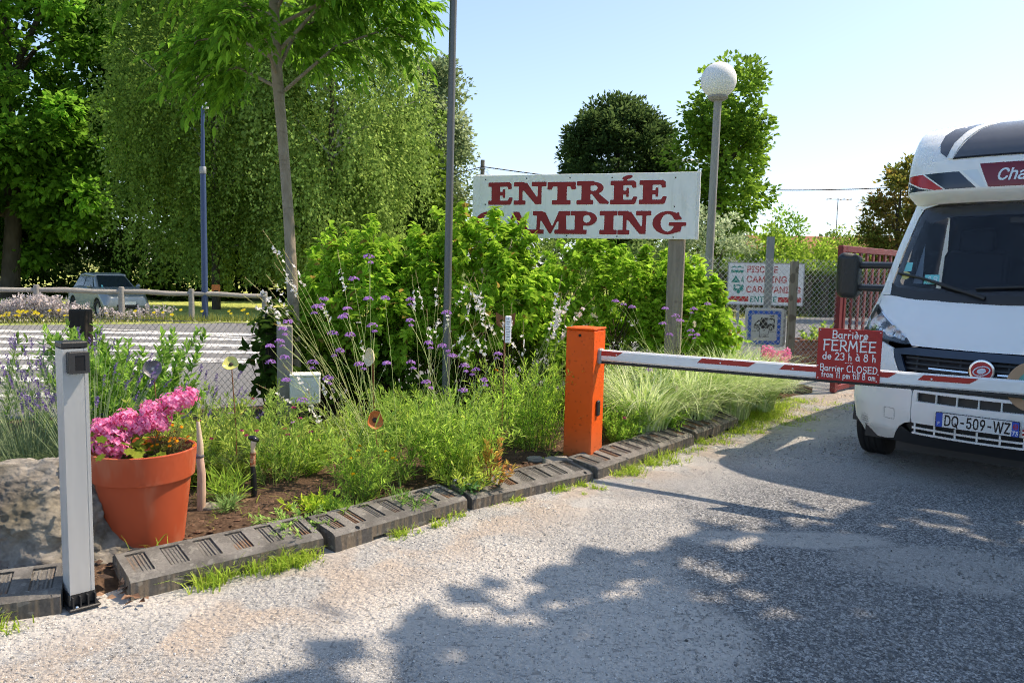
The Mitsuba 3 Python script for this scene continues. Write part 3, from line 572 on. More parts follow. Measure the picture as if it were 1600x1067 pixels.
for sx_, sz_ in ((.15, .63), (.62, .635), (1.1, .635), (2.2, .62), (.15, .36), (2.2, .33), (.6, .03), (1.08, .028), (1.62, .025), (2.2, .02), (1.55, .63)):
    put('screw', fe(xf(lathe([(0, 0), (.008, 0), (.006, .003), (0, .003)], 8), rx(PI / 2), (sx_, -.0302, sz_))), 'ink', parent=sg)
for x_ in (.35, SWd - .19):
    put('post', fe(cbox(.165, .10, 2.35, .008, (x_, .062, -1.885 + 1.17))), 'wood_grey', parent=sg)
# ---------------------------------------------------------------- poles
fpole = thing('steel_pole', 'tall thin grey steel pole standing in the flower bed left of the entrance sign', 'pole')
pb = np.array([-.595, 6.9, 0]); put('shaft', cat(tube([pb, pb + [0.02, 0, 3.5], pb + [.06, 0, 7.5]], [.036, .032, .025], 12)), 'pole_dark', True, parent=fpole)
put('ground_sleeve', tube([pb, pb + [0, 0, .35]], .045, 12), 'galva', True, parent=fpole)
lamp = thing('globe_lamp', 'milky white globe lamp on a grey post behind the entrance sign', 'lamp')
lb = np.array([2.49, 9.9, 0]); lt = lb + np.array([.03, 0, 3.74])
put('post', tube([lb, lb * .5 + lt * .5 + [.0, 0, 0], lt], [.058, .052, .048], 16), 'lamp_pole', True, parent=lamp)
put('collar', xf(lathe([(0, -.03), (.09, -.03), (.125, 0), (.12, .02), (.05, .024), (0, .024)], 28), None, lt), 'lamp_pole', 40, parent=lamp)
gr_, gc_ = .220, lt + np.array([0, 0, .214])
th = np.linspace(math.radians(162), 0.001, 34)
put('globe', xf(lathe([(gr_ * math.sin(t), gr_ * math.cos(t)) for t in th], 48), None, gc_), 'globe_glass', True, parent=lamp)
put('socket', xf(lathe([(.0, 0), (.085, 0), (.085, .03), (.05, .06), (.05, .09), (0, .09)], 24), None, lt + np.array([0, 0, .02])), 'globe_white', 40, parent=lamp)
# ---------------------------------------------------------------- junction box on its stand
jb = thing('junction_box', 'white plastic meter box on a grey post behind the verbena', 'box')
jp = np.array([-1.87, 6.6, .07]); Rj = rz(math.radians(14)); fj = lambda m: xf(m, Rj, jp)
put('body', fj(cbox(.255, .15, .235, .012, (.08, 0, .395))), 'box_white', parent=jb)
put('lid', fj(cbox(.262, .157, .03, .01, (.08, 0, .525))), 'box_white', parent=jb)
put('stand', fj(cbox(.13, .10, 1.0, .006, (-.09, .05, .45))), 'concrete', parent=jb)
for x_ in (.02, .10, .16): put('conduit', fj(tube([(x_, 0, 0), (x_, 0, .28)], .016, 8)), 'black_plastic', True, parent=jb)
# ---------------------------------------------------------------- chain-link fences
def chain(A_, B_, z0, z1, cell, r, tilt=0):
    A_, B_ = np.array(A_, float), np.array(B_, float); L = np.linalg.norm(B_ - A_); t = (B_ - A_) / L; Hh = z1 - z0; Q = []
    for s_ in (-1, 1):
        for x0 in np.arange(-Hh - cell, L + Hh + cell, cell):
            pts = []
            for k in (0, 1):
                x = x0 + s_ * Hh * k; pts.append((x, z0 + Hh * k))
            (xa, za), (xb, zb) = pts
            ta, tb = 0., 1.
            if xa != xb:
                lo, hi = sorted([(0 - xa) / (xb - xa), (L - xa) / (xb - xa)]); ta, tb = max(0, lo), min(1, hi)
            if tb - ta < .02: continue
            kk = np.linspace(ta, tb, 6); Q.append([np.r_[A_ + t * (xa + (xb - xa) * k), za + (zb - za) * k] + np.r_[0, .004 * s_, 0] for k in kk])
    V, F = rods(np.array(Q), r); return Mesh().add(V, F).get()
cf = thing('chain_link_fence', 'rusty chain link fence with black wooden posts along the road', 'fence')
put('wire_mesh', chain((-6.2, 8.0), (-2.16, 6.95), .03, 1.0, .068, .0019), 'wire', parent=cf, kind='stuff')
put('top_wire', tube([(-6.2, 8.0, 1.0), (-4.2, 7.48, .985), (-2.16, 6.95, 1.0)], .003, 5), 'wire', parent=cf)
def bpost(x, y, w_, h): return cbox(w_, w_ * .85, h, .01, (x, y, h / 2 - .02))
put('post', bpost(-4.17, 7.40, .165, 1.09), 'wood_black', parent=cf)
put('post', bpost(-2.14, 6.93, .16, 1.12), 'wood_black', parent=cf)
cf2 = thing('chain_link_fence', 'pale chain link fence on wooden stakes beside the red gate', 'fence')
put('wire_mesh', chain((2.0, 9.6), (4.3, 10.12), .35, 1.75, .075, .0032), 'wire_pale', parent=cf2, kind='stuff')
put('wire_mesh', chain((4.3, 10.3), (6.9, 11.4), .35, 1.75, .075, .0032), 'wire_pale', parent=cf2, kind='stuff')
put('stake', xf(bx(-.042, .042, -.04, .04, 0, 1.72), None, (3.60, 9.9, 0)), 'wood_grey', parent=cf2)
# ---------------------------------------------------------------- road signs beyond the fence
ms = thing('motorhome_service_sign', 'square blue rimmed motorhome service sign on a steel post', 'sign')
mb = np.array([3.555, 10.7, -.09]); fm = lambda m: xf(m, rz(math.radians(-6)), mb)
put('post', fm(bx(-.05, .05, .03, .08, 0, 2.16)), 'galva', parent=ms)
rr = lambda x0, z0, x1, z1, r=.05: sbox(x0 + r, z0 + r, x1 - r, z1 - r).buffer(r)
put('plate', fm(xf(prism(rr(-.30, .63, .22, 1.17), .03), None, (0, .03, 0))), 'sign_grey', parent=ms)
put('back_plate', fm(xf(prism(rr(-.26, .635, .265, 1.165), .012), None, (0, .06, 0))), 'galva', parent=ms)
put('border', fm(xf(prism(rr(-.265, .665, .185, 1.135, .03).difference(rr(-.215, .715, .135, 1.085, .02)), .002), None, (0, -.0003, 0))), 'sign_blue', parent=ms)
van = unary_union([sbox(-.09, .93, .10, 1.035), Polygon([(-.185, .90), (-.17, .955), (-.12, 1.005), (-.08, 1.005), (-.08, .90)]), sbox(-.18, .885, .10, .935)]).difference(unary_union([sbox(.0, .955, .085, 1.01), Polygon([(-.165, .945), (-.12, .985), (-.10, .985), (-.10, .945)]), Point(-.12, .885).buffer(.036), Point(.05, .885).buffer(.036)]))
pic = unary_union([van, Point(-.12, .885).buffer(.026).difference(Point(-.12, .885).buffer(.011)), Point(.05, .885).buffer(.026).difference(Point(.05, .885).buffer(.011)), sbox(-.20, .845, -.10, .852), sbox(.03, .845, .12, .852), Polygon([(-.06, .87), (-.02, .87), (-.04, .845)]), LineString([(-.10, .85), (-.10, .77), (.02, .77), (.02, .85)]).buffer(.004), sbox(-.08, .80, .0, .806), sbox(-.08, .784, .0, .79), affinity.scale(Point(.06, 1.062).buffer(.02), 1.6, .7)])
put('pictogram', fm(xf(prism(pic, .002), None, (0, -.0003, 0))), 'ink', parent=ms)
pn = thing('pool_and_camping_sign', 'white sign reading PISCINE CAMPING CARAVANING beyond the road', 'sign')
po = np.array([7.75, 23.6, 0]); fq = lambda m: xf(m, rz(math.radians(-8)), po)
put('board', fq(xf(prism(sbox(-1.15, .62, 1.08, 1.88), .04), None, (0, 0, 0))), 'sign_pale', parent=pn)
put('frame', fq(xf(prism(sbox(-1.17, .60, 1.10, 1.90).difference(sbox(-1.14, .63, 1.07, 1.87)), .05), None, (0, 0, 0))), 'galva', parent=pn)
for s_, x0, z, h, c_, wd in (('PISCINE', -.61, 1.60, .19, 'sign_thin_red', .92), ('CAMPING', -.61, 1.30, .19, 'sign_thin_red', 1.2), ('CARAVANING', -.61, .99, .19, 'sign_thin_red', 1.62), ('ENTREE', -.48, .70, .17, 'sign_green', .80)):
    m_ = text(s_, h, .004, True); k = wd / (m_[0][:, 0].max()); put('lettering', fq(xf((m_[0] * [k, 1, 1], m_[1]), None, (x0, -.0405, z))), c_, parent=pn)
for g_ in (Polygon([(-1.13, .785), (-1.04, .86), (-1.04, .86), (-.52, .86), (-.52, .71), (-1.04, .71)]), sbox(.36, .71, 1.04, .86)): put('red_bar', fq(xf(prism(g_, .004), None, (0, -.0405, 0))), 'sign_thin_red', parent=pn)
em1 = unary_union([LineString([(-1.05, 1.74), (-.98, 1.77), (-.9, 1.74), (-.82, 1.77), (-.72, 1.74)]).buffer(.018), sbox(-1.07, 1.58, -.7, 1.66)])
em2 = unary_union([Polygon([(-1.06, 1.28), (-.92, 1.5), (-.78, 1.28)]), Polygon([(-.78, 1.34), (-.70, 1.5), (-.68, 1.28)])])
em3 = unary_union([rr(-.98, 1.02, -.68, 1.22, .03), Point(-.83, 1.0).buffer(.05)]).difference(sbox(-.92, 1.1, -.8, 1.18))
for g_ in (em1, em2, em3): put('emblem', fq(xf(prism(g_, .004), None, (0, -.0405, 0))), 'sign_green', parent=pn)
for x_ in (-.8, .75): put('post', fq(bx(x_ - .04, x_ + .04, .002, .08, -.25, 1.86)), 'galva', parent=pn)
# ---------------------------------------------------------------- the red gate
gt = thing('swing_gate', 'open red metal gate with vertical bars behind the motorhome', 'gate')
ga, gd = np.array([4.26, 10.1, 0]), unit(np.array([1.42, 1.45, 0])); gn = np.array([-gd[1], gd[0], 0]); fg = frame(ga, gd, gn); GL = 2.3
put('hinge_stile', fg(cbox(.10, .07, 1.94, .008, (.05, 0, .98))), 'gate_red', parent=gt)
put('closing_stile', fg(cbox(.08, .06, 1.9, .008, (GL, 0, .98))), 'gate_red', parent=gt)
put('top_rail', fg(cbox(GL - .14, .05, .085, .006, (GL / 2 + .03, 0, 1.905))), 'gate_red', parent=gt)
put('bottom_rail', fg(cbox(GL - .14, .05, .07, .006, (GL / 2 + .03, 0, .06))), 'gate_red', parent=gt)
for i in range(9): put('bar', fg(bx(-.027, .027, -.014, .014, .09, 1.87) if True else 0) if False else fg(xf(bx(-.03, .03, -.012, .012, .09, 1.87), None, (.24 + i * .235, 0, 0))), 'gate_red', parent=gt)
# ---------------------------------------------------------------- planter box with flowers beside the gate (the plants come later)
pl = thing('planter_box', 'brown wooden planter box beside the fence stake', 'planter')
fl = lambda m: xf(m, rz(math.radians(10)), (5.05, 12.7, .03))
for k, z_ in enumerate((.12, .25, .38)): put('board', fl(bx(-.36, .36, -.17, -.14, z_ - .058, z_ + .058)), 'planter_wood', parent=pl)
put('rim', fl(cat(bx(-.39, .39, -.20, -.12, .445, .475), bx(-.39, .39, .12, .2, .445, .475))), 'planter_wood', parent=pl)
put('side', fl(cat(bx(-.36, -.33, -.14, .17, .06, .44))), 'planter_wood', parent=pl); put('side', fl(bx(.33, .36, -.14, .17, .06, .44)), 'planter_wood', parent=pl)
put('soil', fl(bx(-.33, .33, -.14, .17, .06, .42)), 'potting_soil', parent=pl)
# ---------------------------------------------------------------- the terracotta pot
pt = thing('flower_pot', 'large terracotta coloured plastic pot in front of the boulder', 'flower pot')
pc = np.array([-1.93, 3.97, 0.02])
put('body', xf(lathe([(0, 0), (.182, 0), (.187, .006), (.232, .395), (.234, .402), (.248, .404), (.251, .408), (.262, .545), (.262, .552), (.254, .556), (.246, .552), (.235, .47), (0, .47)], 64), None, pc), 'terracotta', 35, parent=pt)
put('soil', xf(lathe([(0, .485), (.236, .478)], 40), None, pc), 'potting_soil', parent=pt) if False else put('soil', xf((lambda a: (a[0], a[1][:, ::-1]))(lathe([(0, .495), (.12, .492), (.237, .482)], 40)), None, pc), 'potting_soil', parent=pt)
# ---------------------------------------------------------------- carved stakes and ceramic flowers in the bed
def stake(name, base, pts, label, cat_):
    k = thing(name, label, cat_); return k
sn = thing('snake_stake', 'carved wooden snake head stake with black and orange body', 'garden ornament')
b0 = np.array([-1.605, 4.72, .06]); sw = lambda z, dx=0, dy=0: b0 + np.array([dx, dy, z * .67])
put('black_stem', tube([sw(.0), sw(.12, .004), sw(.24, .0), sw(.335, -.004)], [.016, .019, .018, .016], 12), 'ink', True, parent=sn)
put('orange_band', tube([sw(.335, -.004), sw(.39, -.004), sw(.445, -.002)], [.017, .0175, .0168], 12), 'snake_orange', True, parent=sn)
put('collar', tube([sw(.445, -.002), sw(.462, -.002)], [.019, .019], 12), 'rust', True, parent=sn)
put('neck', tube([sw(.46), sw(.49, -.002), sw(.54, .0), sw(.575, .006)], [.016, .012, .016, .020], 12), 'cream_wood', True, parent=sn)
hd = trimesh.creation.icosphere(3); v = np.asarray(hd.vertices) * [.036, .023, .018]; v[:, 2] -= .25 * np.maximum(v[:, 0], 0)
put('head', xf((v, hd.faces), ry(.18), sw(.598, .004)), 'black_gloss', True, parent=sn)
s2 = thing('snake_stake', 'whitewashed wooden stake leaning behind the right side of the terracotta pot', 'garden ornament')
b0 = np.array([-1.835, 4.47, .06]); sw = lambda z, dx=0, dy=0: b0 + np.array([dx, dy, z])
put('stem', tube([sw(.0), sw(.12, .004), sw(.24, .006), sw(.34, -.004)], [.024, .026, .024, .022], 12), 'pink_wood', True, parent=s2)
put('knot', tube([sw(.33, -.006), sw(.347, -.004), sw(.36, -.002)], [.02, .028, .02], 10), 'glaze_grey', True, parent=s2)
put('neck', tube([sw(.355), sw(.42, .0), sw(.5, -.006), sw(.55, -.01)], [.021, .018, .013, .01], 10), 'cream_wood', True, parent=s2)
def dish(name, c, nrm, r, mat, hole, label, sx=1.0):
    k = thing(name, label, 'garden ornament'); c = np.array(c, float)
    nrm = unit(np.array(nrm, float)); a = unit(np.cross(nrm, [0, 0, 1.0])); b_ = np.cross(nrm, a); R = np.stack([a, b_, nrm], 1)
    prof = [(0, -.012), (r * .35, -.010), (r * .8, .0), (r, .016), (r * 1.0, .02), (r * .92, .017), (r * .7, .006), (r * .3, 0), (0, 0)]
    v, f = lathe(prof, 32); rg = np.arctan2(v[:, 1], v[:, 0]); v[:, :2] *= (1 + .05 * np.sin(3 * rg + c[0] * 7) + .03 * np.sin(5 * rg))[:, None]; v[:, 0] *= sx
    put('dish', xf((v, f), R, c), mat, True, parent=k)
    put('centre', xf(lathe([(0, -.002), (r * .26, .0), (r * .26, .006), (r * .12, .010), (0, .008)], 16), R, c), hole, True, parent=k)
    g0 = np.array([c[0] + .02, c[1] + .03, .03]); put('rod', tube([g0, g0 * .5 + c * .5 + [.012, 0, 0], c - nrm * .012], .0035, 6), 'rust', True, parent=k)
dish('ceramic_flower', (-2.33, 4.95, .85), (.25, -.9, .25), .058, 'glaze_grey', 'galva', 'dark grey ceramic flower disc left above the pink geraniums')
dish('ceramic_flower', (-1.84, 5.0, .885), (.1, -.8, .6), .05, 'glaze_yellow', 'dark_hole', 'pale yellow ceramic flower dish in front of the road markings')
dish('ceramic_flower', (-.94, 5.1, .94), (-.6, -.75, .1), .062, 'glaze_cream', 'glaze_cream', 'cream ceramic flower disc seen edge on above the meter box side', .75)
dish('ceramic_flower', (-.87, 4.86, .565), (.35, -.9, .12), .060, 'rust_orange', 'dark_hole', 'orange rusty ceramic flower disc with black hole in the central flower clump', .82)
rg = thing('rain_gauge', 'clear white rain gauge on a rusty rod among the gaura', 'rain gauge')
g0 = np.array([-.065, 5.65, .03])
put('rod', tube([g0, g0 + [0.005, 0, .6], g0 + [.01, 0, 1.16]], .005, 6), 'rust', True, parent=rg)
put('tube', cbox(.045, .022, .20, .006, tuple(g0 + [.035, -.01, 1.075])), 'globe_white', parent=rg)
put('scale', cat(*[bx(g0[0] + .022, g0[0] + (.05 if i % 2 else .04), g0[1] - .0225, g0[1] - .0212, z, z + .003) for i, z in enumerate(g0[2] + np.linspace(1.0, 1.15, 9))]), 'ink', parent=rg)
ct = thing('rusty_ornament', 'rusty brown metal cat face ornament behind the rain gauge', 'garden ornament')
face = unary_union([Point(0, 0).buffer(.085), Polygon([(-.085, .02), (-.09, .14), (-.02, .08)]), Polygon([(.085, .02), (.09, .14), (.02, .08)])]).difference(unary_union([Point(-.035, .02).buffer(.018), Point(.035, .02).buffer(.018), sbox(-.02, -.045, .02, -.038)]))
put('plate', xf(prism(affinity.scale(face, .95, .62), .006), rz(.1), (-.06, 6.6, 1.08)), 'rust', parent=ct)
put('rod', tube([(-.06, 6.605, .03), (-.06, 6.605, 1.02)], .005, 6), 'rust', True, parent=ct)
# ---------------------------------------------------------------- the motorhome (x to the viewer's right, y back from the bumper, z up)
VO, VA = np.array([3.30, 5.36, 0]), math.radians(42)
vx, vy = np.array([math.cos(VA), -math.sin(VA), 0]), np.array([math.sin(VA), math.cos(VA), 0])
fv = frame(VO, vx, vy)
van_ = thing('motorhome', 'white motorhome waiting behind the closed barrier', 'motorhome')
Z1 = [.22, .30, .38, .55, .78, .90, 1.03, 1.10, 1.18, 1.28, 1.38, 1.45, 1.80, 2.15, 2.24]
Y1 = [.16, .09, .03, .0, .01, .045, .085, .14, .215, .345, .48, .545, .74, .935, .985]
W1 = [.95, .97, 1.01, 1.03, 1.03, 1.025, 1.015, 1.01, 1.0, .985, .97, .955, .90, .825, .81]
C1 = [.62, .64, .65, .65, .65, .62, .60, .58, .55, .50, .45, .42, .38, .34, .33]
Z2 = [2.165, 2.20, 2.235, 2.26, 2.30, 2.42, 2.50, 2.58, 2.66, 2.74, 2.80, 2.85, 2.89]
Y2 = [.93, .875, .83, .812, .81, .825, .85, .895, .965, 1.065, 1.175, 1.34, 1.85]
W2 = [.81, .835, .86, .872, .876, .876, .875, .872, .868, .86, .848, .825, .80]
C2 = [.40, .42, .43, .44, .44, .44, .43, .42, .40, .36, .30, .24, .20]
def S1(x, z): w, c = np.interp(z, Z1, W1), np.interp(z, Z1, C1); return np.interp(z, Z1, Y1) + c * (1 - np.sqrt(np.clip(1 - (x / w) ** 2, 0, 1)))
def S2(x, z): w, c = np.interp(z, Z2, W2), np.interp(z, Z2, C2); return np.interp(z, Z2, Y2) + c * (1 - np.clip(1 - np.abs(x / w) ** 2.6, 0, 1) ** (1 / 2.6))
def patch(poly, S=S1, off=0.0, res=.045, thick=0.0):
    """A piece of the front: a shape in x, z laid on the surface S, off metres proud of it (negative y is proud)."""
    out = Mesh()
    for g in getattr(poly, 'geoms', [poly]):
        if g.is_empty: continue
        g = g.segmentize(res)
        x0, z0, x1, z1 = g.bounds; X, Z = np.meshgrid(np.arange(x0 + res / 2, x1, res), np.arange(z0 + res / 2, z1, res)); pt_ = shapely.points(X.ravel(), Z.ravel())
        okp = shapely.contains(g, pt_); okp[okp] = shapely.distance(g.boundary, pt_[okp]) > res * .4
        bd_ = np.vstack([np.array(r_.coords)[:-1] for r_ in [g.exterior, *g.interiors]]); v = np.unique(np.round(np.vstack([bd_, np.c_[X.ravel()[okp], Z.ravel()[okp]]]), 6), axis=0)
        f = Delaunay(v).simplices; cn = v[f].mean(1); f = f[shapely.contains(g, shapely.points(cn[:, 0], cn[:, 1]))]
        V = np.c_[v[:, 0], S(v[:, 0], v[:, 1]) - off, v[:, 1]]
        a = np.cross(V[f[:, 1]] - V[f[:, 0]], V[f[:, 2]] - V[f[:, 0]]); f = np.where(a[:, 1:2] > 0, f[:, ::-1], f)
        out.add(V, f)
        if thick:
            for rg_ in [g.exterior, *g.interiors]:
                c = np.array(rg_.coords); c = np.vstack([np.linspace(c[i], c[i + 1], max(2, int(np.linalg.norm(c[i + 1] - c[i]) / res) + 1))[:-1] for i in range(len(c) - 1)] + [c[-1:]])
                fr = np.c_[c[:, 0], S(c[:, 0], c[:, 1]) - off, c[:, 1]]; out.tm(grid(np.stack([fr, fr + [0, thick, 0]], 1)))
    return out.get()
def pp_(name, poly, mat, S=S1, off=0., parent=van_, smooth=35, **k): return put(name, fv(patch(poly, S, off, **k)), mat, smooth, parent=parent)
PL = lambda pts: Polygon(pts)
def sym(pts): return Polygon(pts + [(-x, z) for x, z in pts[::-1]])
def both(pts): return Polygon([(-x, z) for x, z in pts]), Polygon(pts)
def edge(zs, k=.985): return [(float(np.interp(z, Z1, W1)) * k, z) for z in zs]
hl = [(.935, 1.30), (.90, 1.31), (.80, 1.245), (.66, 1.165), (.55, 1.09), (.50, 1.045), (.585, 1.04), (.74, 1.06), (.87, 1.09), (.945, 1.14), (.955, 1.22)]
HL = both(hl)
# grille opening and the bumper around it
gopen = sym([(0.0001, 1.025), (.50, 1.02), (.625, .995), (.60, .93), (.56, .85), (.52, .775), (.46, .735), (.0001, .735)])
# bumper corners and centre panel
corner = [(.455, .465), (.50, .45), (.54, .415), (.575, .355), (.60, .30), (.66, .282), (.78, .272), (.90, .272)] + edge([.275, .36, .55, .78, .90, 1.0, 1.06]) + [(.93, 1.085), (.87, 1.065), (.74, 1.035), (.64, 1.0), (.622, .93), (.58, .85), (.54, .775), (.475, .725), (.452, .70)]
fogp = (.85, .405)
for s_ in (-1, 1):
    pc_ = Polygon([(s_ * x, z) for x, z in corner]).buffer(0).difference(Point(s_ * fogp[0], fogp[1]).buffer(.047))
    k = pp_('bumper_corner', pc_, 'white_paint', thick=.04, res=.025)
    pp_('fog_lamp_cover', Point(s_ * fogp[0], fogp[1]).buffer(.044), 'white_plastic', off=-.006, parent=k)
    for dz in (-.018, .0, .018): pp_('rib', sbox(min(s_ * (fogp[0] - .03), s_ * (fogp[0] + .03)), fogp[1] + dz - .003, max(s_ * (fogp[0] - .03), s_ * (fogp[0] + .03)), fogp[1] + dz + .003), 'galva', off=-.003, parent=k)
    sq = sbox(-.036, -.036, .036, .036).buffer(.008); sq = affinity.translate(sq, s_ * .62, .505)
    pp_('tow_eye_cover', sq.difference(sq.buffer(-.004)), 'galva', off=.0015, parent=k)
centre = sym([(0.0001, .725), (.44, .715), (.447, .66), (.447, .50), (.44, .465), (.0001, .475)])
slots = [sbox(x - .062, .635, x + .062, .695).buffer(.004) for x in np.arange(-.345, .36, .138)]
kc = pp_('bumper_panel', centre.difference(unary_union(slots)), 'white_paint', off=.004, thick=.05)
for x in np.arange(-.345, .36, .138): pp_('air_slot', sbox(x - .066, .631, x + .066, .699), 'black_plastic', off=-.035, parent=kc)
low = sym([(0.0001, .478), (.44, .47), (.50, .43), (.465, .385), (.0001, .38)])
kl = pp_('lower_intake', low, 'black_plastic', off=-.05)
for z in (.428, .386): pp_('grid_bar', sym([(0.0001, z + .007), (.44, z + .007), (.44, z - .007), (.0001, z - .007)]), 'white_paint', off=.0, parent=kl, thick=.02)
for x in np.arange(-.42, .43, .14): pp_('grid_bar', sbox(x - .0055, .384, x + .0055, .474), 'white_paint', off=-.004, parent=kl, thick=.015)
pp_('lower_lip', sym([(0.0001, .382), (.46, .385), (.56, .44), (.66, .32), (.80, .275), (.80, .26), (.60, .275), (.0001, .295)]), 'black_plastic', off=-.012)
kg = pp_('grille', gopen, 'ink', off=-.06)
pp_('upper_bar', sym([(0.0001, 1.028), (.50, 1.022), (.632, 1.0), (.625, .96), (.50, .968), (.0001, .972)]), 'navy', off=.006, parent=kg, thick=.04)
pp_('lower_bar', sym([(0.0001, .772), (.50, .775), (.475, .732), (.0001, .728)]), 'black_plastic', off=.002, parent=kg, thick=.04)
for s_ in (-1, 1): pp_('side_bar', Polygon([(s_ * x, z) for x, z in [(.632, .97), (.57, .96), (.545, .90), (.48, .775), (.53, .775), (.60, .90)]]), 'navy', off=.004, parent=kg, thick=.04)
for z in (.945, .905, .865, .825): pp_('slat', sym([(0.0001, z + .008), (.54, z + .008), (.53, z - .008), (.0001, z - .008)]), 'black_plastic', off=-.03, parent=kg, thick=.02)
for x in np.arange(-.45, .46, .15): pp_('grille_rib', sbox(x - .006, .78, x + .006, .965), 'black_plastic', off=-.04, parent=kg)
for s_ in (-1, 1): pp_('chrome_strip', Polygon([(s_ * .09, .888), (s_ * .36, .888), (s_ * .355, .876), (s_ * .09, .876)]), 'chrome', off=-.012, parent=kg, thick=.015)
# round emblem
em = put('emblem', fv(xf(lathe([(.0, .012), (.072, .012), (.080, .008), (.080, -.01), (0, -.01)][::-1], 40), rx(PI / 2), (0, S1(0, .9) - .02, .905))), 'chrome', 40, parent=van_)
put('enamel', fv(xf(lathe([(.0, .0), (.066, .0), (.066, .0025), (0, .0045)], 40), rx(PI / 2), (0, S1(0, .9) - .0322, .905))), 'decal_red', 40, parent=em)
put('logo', fv(xf(prism(unary_union([affinity.rotate(ring(0, 0, .056, .034, .008, .007), 18, origin=(0, 0)), affinity.rotate(affinity.scale(Point(0, 0).buffer(.026), 1.1, .75), 20)]), .0015), None, (0, S1(0, .9) - .0362, .905))), 'decal_silver', parent=em)
# number plate
yp = -.018
npk = put('number_plate', fv(xf(prism(rr(-.26, .475, .26, .585, .008), .006), None, (0, yp, 0))), 'ink', parent=van_)
put('plate_face', fv(xf(prism(sbox(-.213, .479, .213, .581), .0015), None, (0, yp - .0062, 0))), 'plate_white', parent=npk)
for x0, x1 in ((-.256, -.2135), (.2135, .256)): put('plate_band', fv(xf(prism(sbox(x0, .479, x1, .581), .0015), None, (0, yp - .0062, 0))), 'plate_blue', parent=npk)
def ptxt(s_, h, x0, x1, z, mat, parent, y, bold=False):
    m_ = text(s_, h, .0012, bold); k = (x1 - x0) / (m_[0][:, 0].max() - m_[0][:, 0].min()); v = m_[0].copy(); v[:, 0] = (v[:, 0] - v[:, 0].min()) * k + x0; v[:, 2] += z
    put('lettering', fv((v + [0, y, 0], m_[1])), mat, parent=parent)
ptxt('DQ-509-WZ', .076, -.20, .205, .492, 'ink', npk, yp - .0078, True)
ptxt('F', .024, -.242, -.228, .492, 'letter_white', npk, yp - .0078)
ptxt('73', .030, .2185, .2515, .487, 'letter_white', npk, yp - .0078, True)
put('crest', fv(xf(prism(unary_union([ring(.235, .548, .015, .019, .005, .005), sbox(.226, .545, .244, .551)]), .0012), None, (0, yp - .0078, 0))), 'decal_red', parent=npk)
fk = put('flag_sticker', fv(xf(prism(sbox(.275, .493, .335, .535), .001), None, (0, yp + .006, 0))), 'decal_red', parent=van_)
put('cross', fv(xf(prism(unary_union([sbox(.275, .509, .335, .519), sbox(.291, .493, .301, .535)]), .001), None, (0, yp + .0048, 0))), 'letter_white', parent=fk)
# bonnet
bon = Polygon([(-.50, 1.036), (-.55, 1.09), (-.66, 1.165), (-.80, 1.245), (-.905, 1.315), (-.91, 1.395), (-.83, 1.40), (-.60, 1.375), (0, 1.365), (.60, 1.375), (.83, 1.40), (.91, 1.395), (.905, 1.315), (.80, 1.245), (.66, 1.165), (.55, 1.09), (.50, 1.036), (0, 1.033)])
def Sb(x, z): return S1(x, z) - .018 * np.exp(-((np.abs(x) - .52) / .10) ** 2) * np.clip((z - 1.05) / .2, 0, 1)
pp_('bonnet', bon, 'white_paint', S=Sb, off=.008, res=.03, thick=.03)
for s_, hp in zip((-1, 1), HL):
    kh = pp_('headlight', hp, 'black_gloss', off=-.075)
    for (cx_, cz_, r_) in ((.62, 1.105, .036), (.70, 1.125, .048), (.83, 1.19, .045)):
        yy = float(S1(cx_, cz_)) + .062; put('reflector', fv(xf(lathe([(0.004, .0), (r_ * .5, .006), (r_ * .85, .022), (r_, .045)], 24), rx(PI / 2), (s_ * cx_, yy, cz_))), 'chrome', True, parent=kh)
        put('bulb', fv(xf(lathe([(.006, 0), (.012, .012), (.010, .028), (0, .032)], 12), rx(PI / 2), (s_ * cx_, yy, cz_))), 'globe_white', True, parent=kh)
    for i in range(9):
        x_ = .58 + i * .036; z_ = 1.065 + i * .009
        pp_('prism', sbox(min(s_ * x_, s_ * (x_ + .026)), z_, max(s_ * x_, s_ * (x_ + .026)), z_ + .02), 'chrome' if i % 3 else 'decal_silver', off=-.045, parent=kh)
    pp_('indicator', Polygon([(s_ * x, z) for x, z in [(.86, 1.21), (.93, 1.26), (.945, 1.16), (.88, 1.125)]]), 'pink_wood', off=-.045, parent=kh)
    pp_('chrome_edge', Polygon([(s_ * x, z) for x, z in [(.93, 1.302), (.90, 1.312), (.80, 1.247), (.66, 1.167), (.55, 1.092), (.565, 1.085), (.67, 1.15), (.80, 1.226), (.89, 1.285)]]), 'chrome', off=-.01, parent=kh)
    pp_('lens', hp, 'lens', off=.0, parent=kh)
